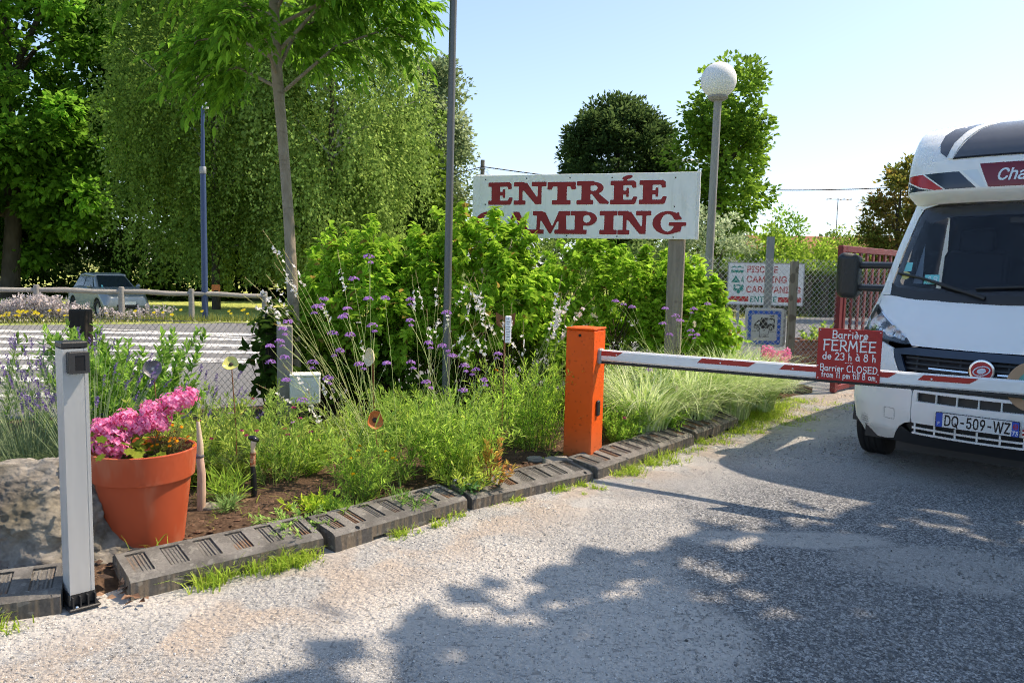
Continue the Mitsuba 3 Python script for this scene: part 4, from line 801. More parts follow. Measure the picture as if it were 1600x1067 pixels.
# wings, A-pillars, frame over the windscreen
ws = [(.78, 1.435), (.835, 1.50), (.80, 1.75), (.735, 2.06), (.70, 2.125), (.60, 2.145)]
wsP = sym([(0.0001, 1.405)] + [(.6, 1.415)] + ws + [(.0001, 2.15)])
for s_ in (-1, 1):
    pil = [(.912, 1.40), (.835, 1.405), (.80, 1.43), (.845, 1.50), (.81, 1.75), (.745, 2.06), (.71, 2.135), (.60, 2.158), (.60, 2.235)] + edge([2.235, 2.15, 1.95, 1.8, 1.6, 1.45, 1.38, 1.3, 1.2, 1.12], .985) + [(.958, 1.14), (.965, 1.23), (.94, 1.315), (.915, 1.325)]
    pp_('pillar', Polygon([(s_ * x, z) for x, z in pil]).buffer(0), 'white_paint', off=.002, res=.03)
    # side of the cab: from the edge of the front round to the living area
    zz = np.linspace(.30, 2.235, 40); P_ = []
    for z in zz:
        w, c, y0 = np.interp(z, Z1, W1), np.interp(z, Z1, C1), np.interp(z, Z1, Y1); t = np.linspace(math.asin(.98), PI / 2, 6)
        row = [(s_ * w * math.sin(a), y0 + c * (1 - math.cos(a)), z) for a in t]
        row += [(s_ * (w + (.03 if z < 2.1 else .0)), y, z) for y in np.linspace(y0 + c + .2, 2.15, 14)]
        P_.append(row)
    P_ = np.array(P_); V, F = grid(P_)
    cen = V[F].mean(1); arch = np.hypot(cen[:, 1] - 1.0, cen[:, 2] - .34) > .44
    put('cab_side', fv((V, F[arch])), 'white_paint', 40, parent=van_)
    th_ = np.linspace(0, PI, 20); A1 = np.stack([np.full(20, s_ * 1.02), 1.0 + .44 * np.cos(th_), .34 + .44 * np.sin(th_)], -1); A2 = A1 * [1, 1, 1] + [-s_ * .35, 0, 0]
    put('wheel_arch', fv(grid(np.stack([A1, A2], 1))), 'black_plastic', parent=van_)
    # wheels
    for yb in (1.0, 4.7):
        tyre = lathe([(.20, -.10), (.30, -.112), (.332, -.095), (.34, -.07), (.34, -.052), (.333, -.049), (.333, -.043), (.34, -.04), (.34, -.012), (.333, -.008), (.333, .008), (.34, .012), (.34, .04), (.333, .043), (.333, .049), (.34, .052), (.34, .07), (.332, .095), (.30, .112), (.20, .10)], 48)
        o = np.array([s_ * (.92 if yb < 2 else .95), yb, .335])
        wk = put('wheel', fv(xf(tyre, ry(PI / 2), o)), 'tyre', 30, parent=van_)
        put('rim', fv(xf(lathe([(0, -.02), (.06, -.02), (.10, .01), (.17, .02), (.205, .07), (.21, .09)], 32), ry(s_ * PI / 2), o)), 'galva', 40, parent=wk)
    # mirror on two arms
    mk = put('mirror', fv((lambda m_: (m_[0] * [1, 1, 1], m_[1]))(man((m3.Manifold.batch_hull([m3.Manifold.sphere(r_, 20).translate((s_ * x, y, z)) for x, y, z, r_ in ((1.23, .97, 1.70, .05), (1.30, .95, 1.70, .06), (1.335, 1.0, 1.62, .04), (1.345, 1.0, 1.46, .04), (1.30, .96, 1.41, .055), (1.23, .98, 1.40, .05), (1.22, 1.08, 1.70, .03), (1.22, 1.08, 1.40, .03), (1.33, 1.08, 1.66, .03), (1.335, 1.08, 1.44, .03))]))))), 'black_plastic', 40, parent=van_)
    for z in (1.645, 1.445): put('arm', fv(man(m3.Manifold.batch_hull([m3.Manifold.sphere(.026, 14).translate((s_ * x, y, z + dz)) for x, y, dz in ((.90, 1.06, .0), (1.22, 1.02, .0), (.90, 1.10, .01), (1.22, 1.06, .012))]))), 'black_plastic', 40, parent=mk)
# windscreen, its dark border, the cowl and wipers
inner = wsP.buffer(-.055); top_band = sym([(0.0001, 2.085), (.60, 2.085), (.70, 2.12), (.66, 2.14), (.0001, 2.148)])
kw = pp_('windscreen', wsP, 'pane', off=.0, res=.035, smooth=True)
pp_('black_border', wsP.difference(inner.difference(sym([(0.0001, 2.055), (.48, 2.05), (.62, 2.0), (.9, 2.2), (.0001, 2.2)]))).difference(Point(0, 0).buffer(.01)), 'ink', off=-.006, parent=kw, res=.035)
pp_('cowl', sym([(0.0001, 1.43), (.60, 1.44), (.79, 1.47), (.845, 1.50), (.83, 1.405), (.60, 1.372), (.0001, 1.36)]), 'black_plastic', off=.012, thick=.03)
def on_ws(x, z, off): return np.array([x, float(S1(x, z)) - off, z])
for name, xa, za, xb, zb, (xc, zc) in (('wiper', -.80, 1.585, -.27, 1.455, (-.10, 1.405)), ('wiper', -.18, 1.475, .55, 1.50, (.42, 1.41))):
    pts_ = [on_ws(xa + (xb - xa) * t, za + (zb - za) * t + .012 * math.sin(PI * t), .016) for t in np.linspace(0, 1, 9)]
    wk = put(name, fv(tube(pts_, .011, 8)), 'black_plastic', True, parent=van_)
    mid = pts_[4]; put('wiper_arm', fv(tube([mid + [0, -.012, 0], (mid + on_ws(xb, zb - .01, .03)) / 2, on_ws((xb + xc) / 2, (zb + zc) / 2, .03), on_ws(xc, zc, .03)], [.010, .013, .014, .016], 8)), 'black_plastic', True, parent=wk)
# stickers inside the glass
pp_('vignette', sbox(-.775, 1.60, -.70, 1.675), 'sticker_cyan', off=-.009, parent=kw); pp_('round_sticker', affinity.scale(Point(-.745, 1.565).buffer(.04), 1.15, .8), 'sticker_yellow', off=-.009, parent=kw)
k18 = pp_('number_sticker', sbox(-.575, 1.50, -.46, 1.575), 'sticker_cyan', off=-.009, parent=kw)
m_ = text('18', .05, .001); v_ = m_[0] + [-.555, 0, 1.512]; v_[:, 1] = [float(S1(a, b)) + .0075 for a, b in zip(v_[:, 0], v_[:, 2])]; put('lettering', fv((v_, m_[1])), 'letter_white', parent=kw)
# cab interior
ci = put('cab_interior', fv(cat(bx(-.74, .74, 2.10, 2.13, .9, 2.12), hullm([(-.90, .95, .9), (-.88, 2.13, .9), (-.76, 1.2, 2.12), (-.76, 2.13, 2.12), (-.89, .95, .9)]), hullm([(.90, .95, .9), (.88, 2.13, .9), (.76, 1.2, 2.12), (.76, 2.13, 2.12), (.89, .95, .9)]), bx(-.74, .74, 1.1, 2.1, 2.12, 2.13), bx(-.86, .86, .55, 2.1, .88, .9))), 'cab_dark', parent=van_)
put('dashboard', fv(man(m3.Manifold.batch_hull([m3.Manifold.sphere(.04, 12).translate(p_) for p_ in ((-.80, .95, 1.36), (.80, .95, 1.36), (-.80, 1.2, 1.38), (.80, 1.2, 1.38), (-.8, 1.2, 1.05), (.8, 1.2, 1.05), (-.7, .72, 1.30), (.7, .72, 1.30))]))), 'cab_grey', 40, parent=ci)
for x in (-.42, .42):
    put('seat', fv(cat(man(m3.Manifold.batch_hull([m3.Manifold.sphere(.06, 14).translate((x + a, y, z)) for a in (-.2, .2) for y, z in ((1.62, 1.15), (1.74, 1.74))])), man(m3.Manifold.batch_hull([m3.Manifold.sphere(.05, 14).translate((x + a, 1.72, z)) for a in (-.09, .09) for z in (1.84, 1.95)])))), 'cab_grey', 40, parent=ci)
put('steering_wheel', fv(xf((lambda a: (a.vertices, a.faces))(trimesh.creation.torus(.19, .018)), rx(-.9), (-.42 + .84, 1.28, 1.44))), 'ink', True, parent=ci)
for s_, x0, x1 in ((-1, .62, .70), (1, .60, .80)): put('curtain', fv(patch(Polygon([(s_ * x0, 1.50), (s_ * x1, 1.50), (s_ * (x1 - .04), 1.95), (s_ * (x0 + .06), 1.9)]), off=-.14)), 'cab_pale', 40, parent=ci)
put('rear_mirror', fv(xf(cbox(.15, .03, .06, .01), None, (0, 1.02, 2.02))), 'ink', parent=ci)
# the cap over the cab, lofted
t = np.linspace(-PI / 2, PI / 2, 41); rows = []
for z in np.r_[np.linspace(2.165, 2.30, 8), np.linspace(2.34, 2.84, 20), np.linspace(2.85, 2.89, 6)]:
    w, c, y0 = np.interp(z, Z2, W2), np.interp(z, Z2, C2), np.interp(z, Z2, Y2)
    x = w * np.sin(t) ; y = S2(np.clip(x, -w * .9999, w * .9999), z)
    row = [(-1.0, 3.0, z)] + [(a, b, z) for a, b in zip(x, y)] + [(1.0, 3.0, z)]
    rows.append(row)
put('over_cab', fv(grid(np.array(rows)[:, ::1])), 'white_paint', 45, parent=van_)
put('under_lip', fv(grid(np.array([[(x, y, 2.168) for x, y in zip(.80 * np.sin(t), S2(.80 * np.sin(t), 2.168) + .004)], [(x, y + .4, 2.16) for x, y in zip(.80 * np.sin(t), S2(.80 * np.sin(t), 2.168) + .004)]]))), 'white_plastic', parent=van_)
st2 = lambda pts: Polygon([(-L_, z) for L_, z in pts])
za_, zb_ = 2.268, 2.405
for name, pts_, mat in (('red_stripe', [(.868, zb_), (.71, zb_), (.525, za_), (.60, za_), (.72, 2.30), (.868, 2.375)], 'decal_red'), ('navy_stripe', [(.69, zb_), (.42, zb_), (.285, za_), (.51, za_)], 'navy'), ('navy_stripe', [(.868, 2.36), (.72, 2.288), (.615, za_), (.868, za_)], 'navy'),
                        ('silver_stripe', [(.40, 2.41), (.285, 2.41), (.215, za_), (.25, za_)], 'decal_silver'), ('name_panel', [(.275, 2.455), (.20, za_), (-.80, za_), (-.80, 2.455)], 'decal_dark_red')):
    k = pp_(name, st2(pts_), mat, S=S2, off=.0022, res=.03)
m_ = text('Challenger', .088, .002, True, .88, .22); v_ = m_[0] + [-.155, 0, 2.318]; v_[:, 1] += S2(v_[:, 0], v_[:, 2]) - .0035; put('lettering', fv((v_, m_[1])), 'decal_silver', parent=van_)
def roofp(pts, mat, name, off, **k): return pp_(name, st2(pts), mat, S=S2, off=off, res=.03, **k)
roofp([(.47, 2.525), (.44, 2.60), (.40, 2.68), (.34, 2.76), (.24, 2.835), (-.24, 2.835), (-.34, 2.76), (-.40, 2.68), (-.44, 2.6), (-.47, 2.525)], 'skylight_glass', 'skylight', .012, thick=.02)
roofp([(.47, 2.525), (-.47, 2.525), (-.47, 2.51), (.48, 2.51)], 'ink', 'skylight_seal', .010, thick=.02)
for s_ in (1, -1):
    roofp([(s_ * a, b) for a, b in [(.53, 2.53), (.59, 2.58), (.61, 2.66), (.60, 2.74), (.55, 2.80), (.42, 2.842), (.36, 2.842), (.44, 2.76), (.50, 2.66)]], 'skylight_glass', 'wing_pane', .004)
    roofp([(s_ * a, b) for a, b in [(.48, 2.515), (.52, 2.52), (.495, 2.65), (.43, 2.765), (.345, 2.842), (.26, 2.842), (.355, 2.765), (.42, 2.68), (.455, 2.6)]], 'chrome' if False else 'white_paint', 'skylight_bar', .018, thick=.02)
# living area and chassis
put('living_body', fv(xf(man(m3.Manifold.batch_hull([m3.Manifold.sphere(.07, 16).translate((x, y, z)) for x in (-1.02, 1.02) for y in (2.9, 6.9) for z in (.55, 2.80)])))), 'white_paint', 40, parent=van_)
put('chassis', fv(bx(-.85, .85, .35, 6.7, .26, .50)), 'black_plastic', parent=van_)
put('axle_guard', fv(bx(-.6, .6, .30, 1.5, .20, .27)), 'black_plastic', parent=van_)
# ---------------------------------------------------------------- plants of the flower bed
def on_bed(x, y): return np.array([x, y, float(bz_at(x, y)) - .01])
G1, G2 = (.24, .42, .04), (.5, .7, .08)          # leaf greens
def shrub(name, label, c, r, n, L, W, colA, colB, seed, group=None, cat_='shrub', nshoot=60, base=None, holes=.0):
    """Leafy shrub: stems fan from the ground, leaves clothe many leafy shoots on an uneven shell and inside it."""
    g = np.random.default_rng(seed); c, r = np.array(c, float), np.array(r, float); k = thing(name, label, cat_, group)
    ns = nshoot * 4; d = rdir(g, ns); d[:, 2] = np.abs(d[:, 2]) * 1.0 - .25; d = unit(d)
    rad = (.62 + .42 * g.random(ns) ** .6) * (1 + .38 * (meshkit.fbm(d * 1.9 + seed, 3, seed) - .5))
    tips = c + d * r * rad[:, None]; tips[:, 2] = np.maximum(tips[:, 2], .08)
    per = max(4, n // ns); P, D, N = [], [], []
    root = np.array([c[0], c[1], c[2] - r[2] * .6]) if base is None else np.array(base)
    dirs = unit(unit(tips - root) + .95 * rdir(g, ns) + [0, 0, .15])
    sl = r.mean() * (.22 + .22 * g.random(ns))
    for j in range(per):
        t = (j + g.random(ns)) / per
        p = tips - dirs * (sl * (1 - t))[:, None] - [0, 0, .0]
        a = g.random(ns) * 2 * PI; s1 = unit(np.cross(dirs, rdir(g, ns)))
        dd = unit(s1 + dirs * .2 + [0, 0, -.4] + .35 * rdir(g, ns)); P.append(p); D.append(dd); N.append(unit(np.array([0, 0, .9]) + .6 * rdir(g, ns) + .55 * d))
    P, D, N = np.vstack(P), np.vstack(D), np.vstack(N); q = len(P)
    V, F, kk = leaves(P, D, N, L * (.65 + .6 * g.random(q)), W * (.65 + .6 * g.random(q)), .3, True)
    cl_ = tint(g, q, colA, colB, .2, kk, np.clip(g.random(q) ** 1.4 * .7 + .45 * (meshkit.fbm(P * 2.2, 3, seed) - .25), 0, 1)); old = np.repeat(g.random(q) < .02, kk); cl_[old] = np.array([.42, .30, .08]) * (.6 + .6 * g.random((old.sum(), 1)))
    put('foliage', Mesh().add(V, F, cl_), 'leaf', parent=k)
    idx = g.choice(ns, min(nshoot, ns), False); b0 = np.array([root[0], root[1], .0]) + np.c_[g.normal(size=(len(idx), 2)) * r[:2] * .14, np.zeros(len(idx))]
    mid = b0 * .5 + tips[idx] * .5 + [0, 0, .15 * r[2]]
    Q = np.stack([b0, b0 * .75 + mid * .25 + [0, 0, .1], mid, tips[idx]], 1); V, F = rods(Q, .012, .003); put('stem', Mesh().add(V, F, np.array([.10, .075, .045])), 'vc', parent=k, kind='stuff')
    return k
shrub('dogwood_shrub', 'tall leafy green shrub growing over the left end of the entrance sign', (-.45, 7.72, 1.12), (1.02, .62, 1.02), 11000, .088, .056, G1, (.50, .76, .08), 1, 'leafy shrubs below the entrance sign')
shrub('dogwood_shrub', 'broad leafy green shrub between the young tree and the steel pole', (-1.45, 7.55, .98), (.72, .55, 1.02), 7500, .085, .055, G1, (.48, .74, .08), 2, 'leafy shrubs below the entrance sign')
shrub('dogwood_shrub', 'dense leafy green shrub behind the entrance sign above the orange cabinet', (1.05, 9.3, 1.0), (1.15, .62, 1.02), 11000, .085, .055, G1, (.50, .76, .08), 3, 'leafy shrubs below the entrance sign')
shrub('dogwood_shrub', 'leafy green shrub right of the entrance sign post leaning before the camping sign', (2.02, 9.0, .92), (.56, .5, .86), 5000, .088, .058, (.26, .44, .04), (.52, .78, .08), 4, 'leafy shrubs below the entrance sign')
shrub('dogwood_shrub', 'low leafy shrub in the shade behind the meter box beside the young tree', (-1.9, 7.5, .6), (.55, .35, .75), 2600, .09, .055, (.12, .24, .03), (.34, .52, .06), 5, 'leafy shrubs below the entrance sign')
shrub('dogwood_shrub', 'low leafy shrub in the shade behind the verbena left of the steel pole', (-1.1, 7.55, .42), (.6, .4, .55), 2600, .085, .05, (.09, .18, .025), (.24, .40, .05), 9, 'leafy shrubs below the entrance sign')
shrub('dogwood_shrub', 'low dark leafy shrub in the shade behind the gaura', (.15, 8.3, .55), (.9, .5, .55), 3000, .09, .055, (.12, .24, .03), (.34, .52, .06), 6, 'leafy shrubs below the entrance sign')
ivy = shrub('climbing_vine', 'dark climbing vine covering the black fence post left of the meter box', (-2.12, 6.86, .62), (.24, .16, .68), 330, .11, .09, (.03, .065, .012), (.10, .18, .03), 8, cat_='vine', nshoot=14)
# -- small flowers
def tiny(g, n, spread, L, W, flat=.6):
    """n petals round a point."""
    d = rdir(g, n); d[:, 2] = np.abs(d[:, 2]) * flat + .05; return d * spread, unit(d + .6 * rdir(g, n)), rdir(g, n), L, W
def bloom(p, r, n, colA, colB, g, L, dome=.6):
    d = rdir(g, n); d[:, 2] = np.abs(d[:, 2]); P_ = np.asarray(p) + d * r * np.array([1, 1, dome]); D_ = unit(np.cross(d, rdir(g, n)) + .5 * d)
    V, F, k = leaves(P_ - D_ * L * .5, D_, d, L * (.8 + .4 * g.random(n)), L * .9, .15); return Mesh().add(V, F, tint(g, n, colA, colB, .12, k))
def curve_to(b, t, bow, g, n=6):
    b, t = np.asarray(b), np.asarray(t); s = np.linspace(0, 1, n)[:, None]; up = np.array([0, 0, 1.0])
    side = (t - b) * [1, 1, 0]
    return b + (t - b) * s + (up * .16 * np.linalg.norm(t - b) - side * bow) * (s * (1 - s) * 1.6)
def narrow_foliage(c, r, h, n, L, W, colA, colB, seed, stems=40, flare=.5):
    """Upright narrow-leaved stems: returns leaf mesh and stem mesh."""
    g = np.random.default_rng(seed); P, D, N, Q = [], [], [], []
    for i in range(stems):
        a = g.random() * 2 * PI; rr_ = r * math.sqrt(g.random()); bx_, by_ = c[0] + rr_ * math.cos(a) * .55, c[1] + rr_ * math.sin(a) * .55; hh = h * (.55 + .5 * g.random())
        tip = np.array([c[0] + rr_ * math.cos(a) * (1 + flare), c[1] + rr_ * math.sin(a) * (1 + flare), hh]) + np.r_[g.normal(size=2) * r * .2, 0]
        q = curve_to(on_bed(bx_, by_), tip, .25, g, 6); Q.append(q); m = max(3, n // stems); t = g.random(m) ** .8 * .97 + .02
        f_ = t * 5; i0 = np.minimum(f_.astype(int), 4); p = q[i0] + (q[i0 + 1] - q[i0]) * (f_ - i0)[:, None]; tg = unit(q[i0 + 1] - q[i0])
        o = unit(np.cross(tg, rdir(g, m))); P.append(p); D.append(unit(o * .8 + tg * .7 + [0, 0, .1])); N.append(unit(np.array([0, 0, 1.]) + .6 * rdir(g, m)))
    P, D, N = np.vstack(P), np.vstack(D), np.vstack(N); q_ = len(P)
    V, F, k = leaves(P, D, N, L * (.6 + .7 * g.random(q_)), W * (.7 + .6 * g.random(q_)), .3)
    lv = Mesh().add(V, F, tint(g, q_, np.multiply(colA, 2.0), np.multiply(colB, 2.05), .2, k)); V, F = rods(np.array(Q), .0028, .0012); return lv, Mesh().add(V, F, np.array([.13, .18, .05]))
def herb(name, label, c, r, h, n, L, W, colA, colB, seed, stems=40, cat_='plant', group=None, flare=.5, blooms=None):
    """blooms: (count, radius, petals, colour, colour, petal length, part name, height share)"""
    k = thing(name, label, cat_, group); lv, st = narrow_foliage(c, r, h, n, L, W, colA, colB, seed, stems, flare)
    put('foliage', lv, 'leaf', parent=k); put('stem', st, 'vc', parent=k, kind='stuff'); g = np.random.default_rng(seed + 900)
    for (m, br, pn_, ca, cb, pl_, nm, hs) in blooms or []:
        for i in range(m):
            a = g.random() * 2 * PI; q = r * (.3 + g.random()); p = np.array([c[0] + q * math.cos(a), c[1] + q * math.sin(a), h * hs * (.75 + .4 * g.random()) + .05])
            put(nm, bloom(p, br, pn_, ca, cb, g, pl_), 'petal', parent=k)
    return k
VA_, VB_ = (.40, .18, .60), (.60, .36, .76)
def verbena(label, c, heads, seed, extra=0, side=0):
    g = np.random.default_rng(seed); k = thing('verbena', label, 'plant', 'purple verbena in the flower bed'); Q = []
    for (x, y, z) in heads:
        b = on_bed(c[0] + g.normal() * .09, c[1] + g.normal() * .10); t = np.array([x, y, z]); q = curve_to(b, t, .12, g); Q.append(q)
        m = bloom(t, .028 + .010 * g.random(), 44, VA_, VB_, g, .014, .7)
        if g.random() < .5:
            o = t + [g.normal() * .02, g.normal() * .02, -.035]; mm = bloom(o, .019, 22, VA_, VB_, g, .013, .7); m.add(*mm.get(), mm.colors()); Q.append(curve_to(q[4], o, 0, g))
        put('flower_head', m, 'petal', parent=k)
    V, F = rods(np.array(Q), .0022, .0011); put('stem', Mesh().add(V, F, np.array([.36, .44, .17])), 'vc', parent=k, kind='stuff')
    lv, st = narrow_foliage(c, .30, .68, 1700, .075, .012, (.10, .17, .03), (.22, .30, .06), seed + 5, 44, .9); put('foliage', lv, 'leaf', parent=k); return k
verbena('tall verbena leaning left with purple heads before the young tree trunk', (-.88, 5.05), [(-.94, 5.0, 1.60), (-1.07, 5.15, 1.45), (-1.28, 5.2, 1.31), (-1.30, 5.1, 1.26), (-1.12, 5.2, 1.25), (-1.13, 5.1, 1.20), (-.98, 5.2, 1.32), (-.85, 5.1, 1.33), (-1.45, 4.95, 1.17),
    (-1.5, 5.0, 1.12), (-1.08, 5.1, 1.08), (-1.22, 5.2, 1.08), (-.95, 5.2, 1.14), (-1.6, 5.05, 1.0), (-1.58, 5.2, 1.02), (-1.52, 5.1, .92), (-1.58, 5.0, .90), (-1.33, 5.1, .89), (-1.2, 5.0, .80), (-1.16, 5.15, .97), (-1.0, 5.0, .90), (-.82, 5.0, .91), (-1.45, 4.9, .80), (-1.36, 4.95, .66)], 31)
verbena('smaller verbena with purple heads beside the rusty disc, in front of the gaura', (-.42, 5.35), [(-.75, 5.6, 1.15), (-.6, 5.5, 1.0), (-.5, 5.5, .98), (-.42, 5.4, .92), (-.7, 5.3, .88), (-.34, 5.5, .84), (-.26, 5.6, .80), (-.58, 5.2, .76), (-.2, 5.5, .74), (-.33, 5.25, .7), (-.1, 5.6, .92), (-.76, 5.7, 1.3), (-.5, 5.8, 1.2)], 32)
verbena('verbena with faded purple heads in front of the entrance sign post', (1.65, 7.6), [(1.0, 7.5, 1.25), (1.08, 7.5, 1.22), (1.15, 7.4, 1.2), (1.45, 7.3, 1.2), (1.55, 7.3, 1.13), (1.45, 7.4, 1.05), (1.62, 7.4, 1.08), (1.72, 7.3, 1.2), (1.68, 7.2, 1.0), (1.75, 7.25, .96), (1.85, 7.3, 1.25), (1.5, 7.3, .95), (1.3, 7.2, .62)], 33)
def gaura(label, c, tips, seed, h=.55, n=1600):
    g = np.random.default_rng(seed); k = thing('gaura', label, 'plant', 'white gaura in the flower bed'); Q = []
    for (x, y, z) in tips:
        b = on_bed(c[0] + g.normal() * .13, c[1] + g.normal() * .13); t = np.array([x, y, z]); q = curve_to(b, t, .10, g, 8); Q.append(q); m = Mesh(); ln = .16 + .12 * g.random(); d = unit(q[-1] - q[-2]); nf = g.integers(5, 10)
        for j in range(nf):
            p = t - d * ln * (.25 + .75 * j / nf) + rdir(g, 1)[0] * .014; a = g.random() * 6.28; nn = unit(rdir(g, 1)[0] + np.array([0, -.5, .4])); s1 = unit(np.cross(nn, [.2, .3, 1])); s2 = np.cross(nn, s1)
            aa = a + np.array([0, 1.0, 2.1, 3.2]); D_ = np.cos(aa)[:, None] * s1 + np.sin(aa)[:, None] * s2 + nn * .3
            V, F, kk = leaves(np.repeat(p[None], 4, 0), D_, np.repeat(nn[None], 4, 0), .023, .017, .1); m.add(V, F, tint(g, 4, (.84, .78, .80), (.88, .87, .87), .03, kk))
        bud = 14; s = np.linspace(0, 1, bud)[:, None]; P_ = t + d * .11 * s - d * .02; D_ = unit(d + .9 * rdir(g, bud)); V, F, kk = leaves(P_, D_, rdir(g, bud), .014, .005, .3); m.add(V, F, tint(g, bud, (.42, .20, .16), (.34, .26, .12), .1, kk))
        put('flower_spike', m, 'petal', parent=k); Q.append(np.concatenate([[q[-1] + d * .1 * i / 7] for i in range(8)]))
    V, F = rods(np.array(Q), .0024, .0012); put('stem', Mesh().add(V, F, np.array([.33, .36, .15])), 'vc', parent=k, kind='stuff')
    lv, st = narrow_foliage(c, .33, h, n, .06, .011, (.13, .22, .03), (.30, .40, .07), seed + 7, 60, .6); put('foliage', lv, 'leaf', parent=k); put('foliage_stem', st, 'vc', parent=k, kind='stuff')
gr_ = np.random.default_rng(77)
def tips_in(n, x0, x1, y0, y1, z0, z1): return [(gr_.uniform(x0, x1), gr_.uniform(y0, y1), gr_.uniform(z0, z1)) for _ in range(n)]
gaura('white gaura left of the orange cabinet with many upright flower spikes', (.08, 6.35), tips_in(22, -.42, .62, 6.0, 6.7, .98, 1.45), 41, .78, 2400)
gaura('white gaura behind the steel pole with flower spikes over the shrub', (-.75, 6.5), tips_in(12, -1.05, -.15, 6.2, 6.8, .9, 1.45), 42, .5)
gaura('white gaura with thin arching stems leaning left across the young tree trunk', (-1.15, 6.0), tips_in(10, -1.95, -1.05, 5.7, 6.2, .95, 1.58) + [(-1.86, 5.9, 1.72), (-1.78, 5.9, 1.55), (-2.0, 5.9, 1.25)], 43, .45, 900)
gaura('white gaura with few low flowers in front of the meter box', (-1.5, 5.9), tips_in(5, -2.0, -1.3, 5.6, 5.9, .5, .8), 44, .3, 500)
# -- fine green clumps
HB = 'leafy green perennials in the flower bed'
herb('coreopsis', 'bright green fine leaved clump with yellow flowers by the rusty disc', (-.95, 4.75), .20, .46, 1300, .06, .009, (.12, .2, .03), (.24, .34, .06), 51, 46, group=None, blooms=[(10, .012, 12, (.75, .45, .01), (.8, .5, .02), .012, 'flower_head', .7)])
herb('green_perennial', 'bright green bushy clump between the rusty disc and the rusty rod', (-.38, 5.35), .36, .62, 3600, .05, .011, (.15, .25, .03), (.32, .44, .07), 52, 90, group=None)
herb('green_perennial', 'yellow green low clump in front of the rusty rod', (-.28, 4.98), .2, .33, 900, .05, .013, (.2, .28, .04), (.34, .38, .08), 53, 36)
herb('green_perennial', 'tall bright green clump directly left of the orange cabinet', (.22, 6.25), .3, .78, 2600, .055, .01, (.16, .27, .03), (.30, .44, .06), 54, 70, blooms=[(1, .016, 14, (.7, .2, .02), (.75, .3, .03), .016, 'flower_head', .75)])
herb('red_stemmed_plant', 'small reddish stemmed plant with wilted top near the kerb below the rain gauge', (-.1, 5.1), .10, .42, 260, .05, .02, (.28, .10, .05), (.32, .30, .06), 55, 10)
herb('low_plant', 'small blue green plant with pale flowers at the kerb edge below the rain gauge', (-.27, 4.93), .07, .16, 240, .04, .014, (.08, .18, .07), (.16, .28, .10), 56, 16, blooms=[(3, .012, 10, (.6, .55, .7), (.7, .65, .75), .012, 'flower_head', .8)])
herb('low_plant', 'pale green creeping plant on the kerb at the end of the first block', (-1.17, 4.22), .15, .15, 700, .035, .013, (.14, .24, .06), (.26, .36, .10), 57, 40, flare=.9)
herb('low_plant', 'yellow green rounded plant on the soil between snake stake and central clump', (-1.18, 4.55), .12, .13, 420, .05, .018, (.22, .32, .03), (.36, .44, .05), 58, 26)
herb('low_plant', 'grey green spiky tuft at the foot of the snake stake', (-1.66, 4.45), .05, .16, 170, .08, .007, (.10, .18, .06), (.2, .28, .1), 59, 20)
herb('low_plant', 'green tuft on the soil beside the central flower clump', (-.98, 4.45), .09, .15, 260, .07, .007, (.1, .19, .03), (.2, .3, .05), 60, 20)
herb('low_plant', 'dark green low tuft behind the kerb joint right of the central clump', (-.62, 4.62), .11, .15, 320, .07, .007, (.07, .15, .03), (.16, .26, .06), 61, 24, blooms=[(2, .016, 12, (.7, .35, .4), (.75, .5, .5), .014, 'flower_head', .6)])
herb('low_plant', 'leafy green plant behind the snake stake', (-1.5, 5.35), .26, .34, 1100, .07, .016, (.13, .22, .03), (.28, .36, .06), 62, 40, blooms=[(4, .014, 12, (.5, .02, .15), (.6, .05, .2), .013, 'flower_head', .9)])
herb('low_plant', 'leafy green plant left of the snake stake with magenta flowers', (-1.85, 5.2), .32, .44, 1900, .06, .014, (.14, .22, .04), (.30, .36, .08), 63, 40, blooms=[(7, .014, 12, (.5, .02, .18), (.62, .08, .26), .013, 'flower_head', 1.0), (3, .016, 12, (.4, .2, .5), (.5, .3, .6), .012, 'flower_head', .8)])
herb('low_plant', 'green tuft of long thin leaves right of the terracotta pot', (-1.74, 4.66), .08, .24, 260, .12, .009, (.13, .22, .03), (.26, .36, .06), 64, 26)
herb('low_plant', 'loose stems with magenta flowers behind the head of the snake stake', (-1.55, 5.05), .22, .46, 700, .06, .012, (.12, .2, .04), (.26, .33, .08), 163, 26, blooms=[(6, .014, 12, (.5, .02, .18), (.62, .08, .26), .013, 'flower_head', 1.0)])
herb('dianthus', 'low green plant with one pink flower right of the orange cabinet', (.92, 6.5), .15, .34, 900, .05, .012, (.12, .22, .03), (.26, .38, .06), 65, 50, blooms=[(1, .024, 22, (.6, .05, .25), (.75, .15, .4), .018, 'flower_head', .75)])
herb('green_perennial', 'green leafy clump right behind the orange cabinet under the boom', (1.02, 6.85), .2, .38, 1100, .06, .011, (.12, .22, .03), (.26, .40, .06), 66, 70)
herb('green_perennial', 'green leafy ground clump behind the long kerb block', (1.42, 7.1), .18, .28, 900, .06, .012, (.13, .24, .03), (.28, .42, .06), 67, 50)
herb('ferny_shrub', 'airy yellow green shrub behind the terracotta pot', (-2.15, 5.0), .28, .66, 2200, .05, .017, (.16, .22, .04), (.34, .38, .09), 68, 44, cat_='shrub', flare=.4)
herb('ferny_shrub', 'pale green shrub with twiggy shoots behind the pink geraniums', (-2.66, 5.4), .42, 1.05, 6800, .062, .021, (.08, .16, .025), (.20, .31, .06), 69, 60, cat_='shrub', flare=.35)
herb('ferny_shrub', 'yellow green leafy shoots at the left edge of the photo', (-4.0, 5.9), .3, 1.05, 500, .07, .02, (.12, .2, .03), (.3, .38, .06), 70, 16, cat_='shrub', flare=.5)
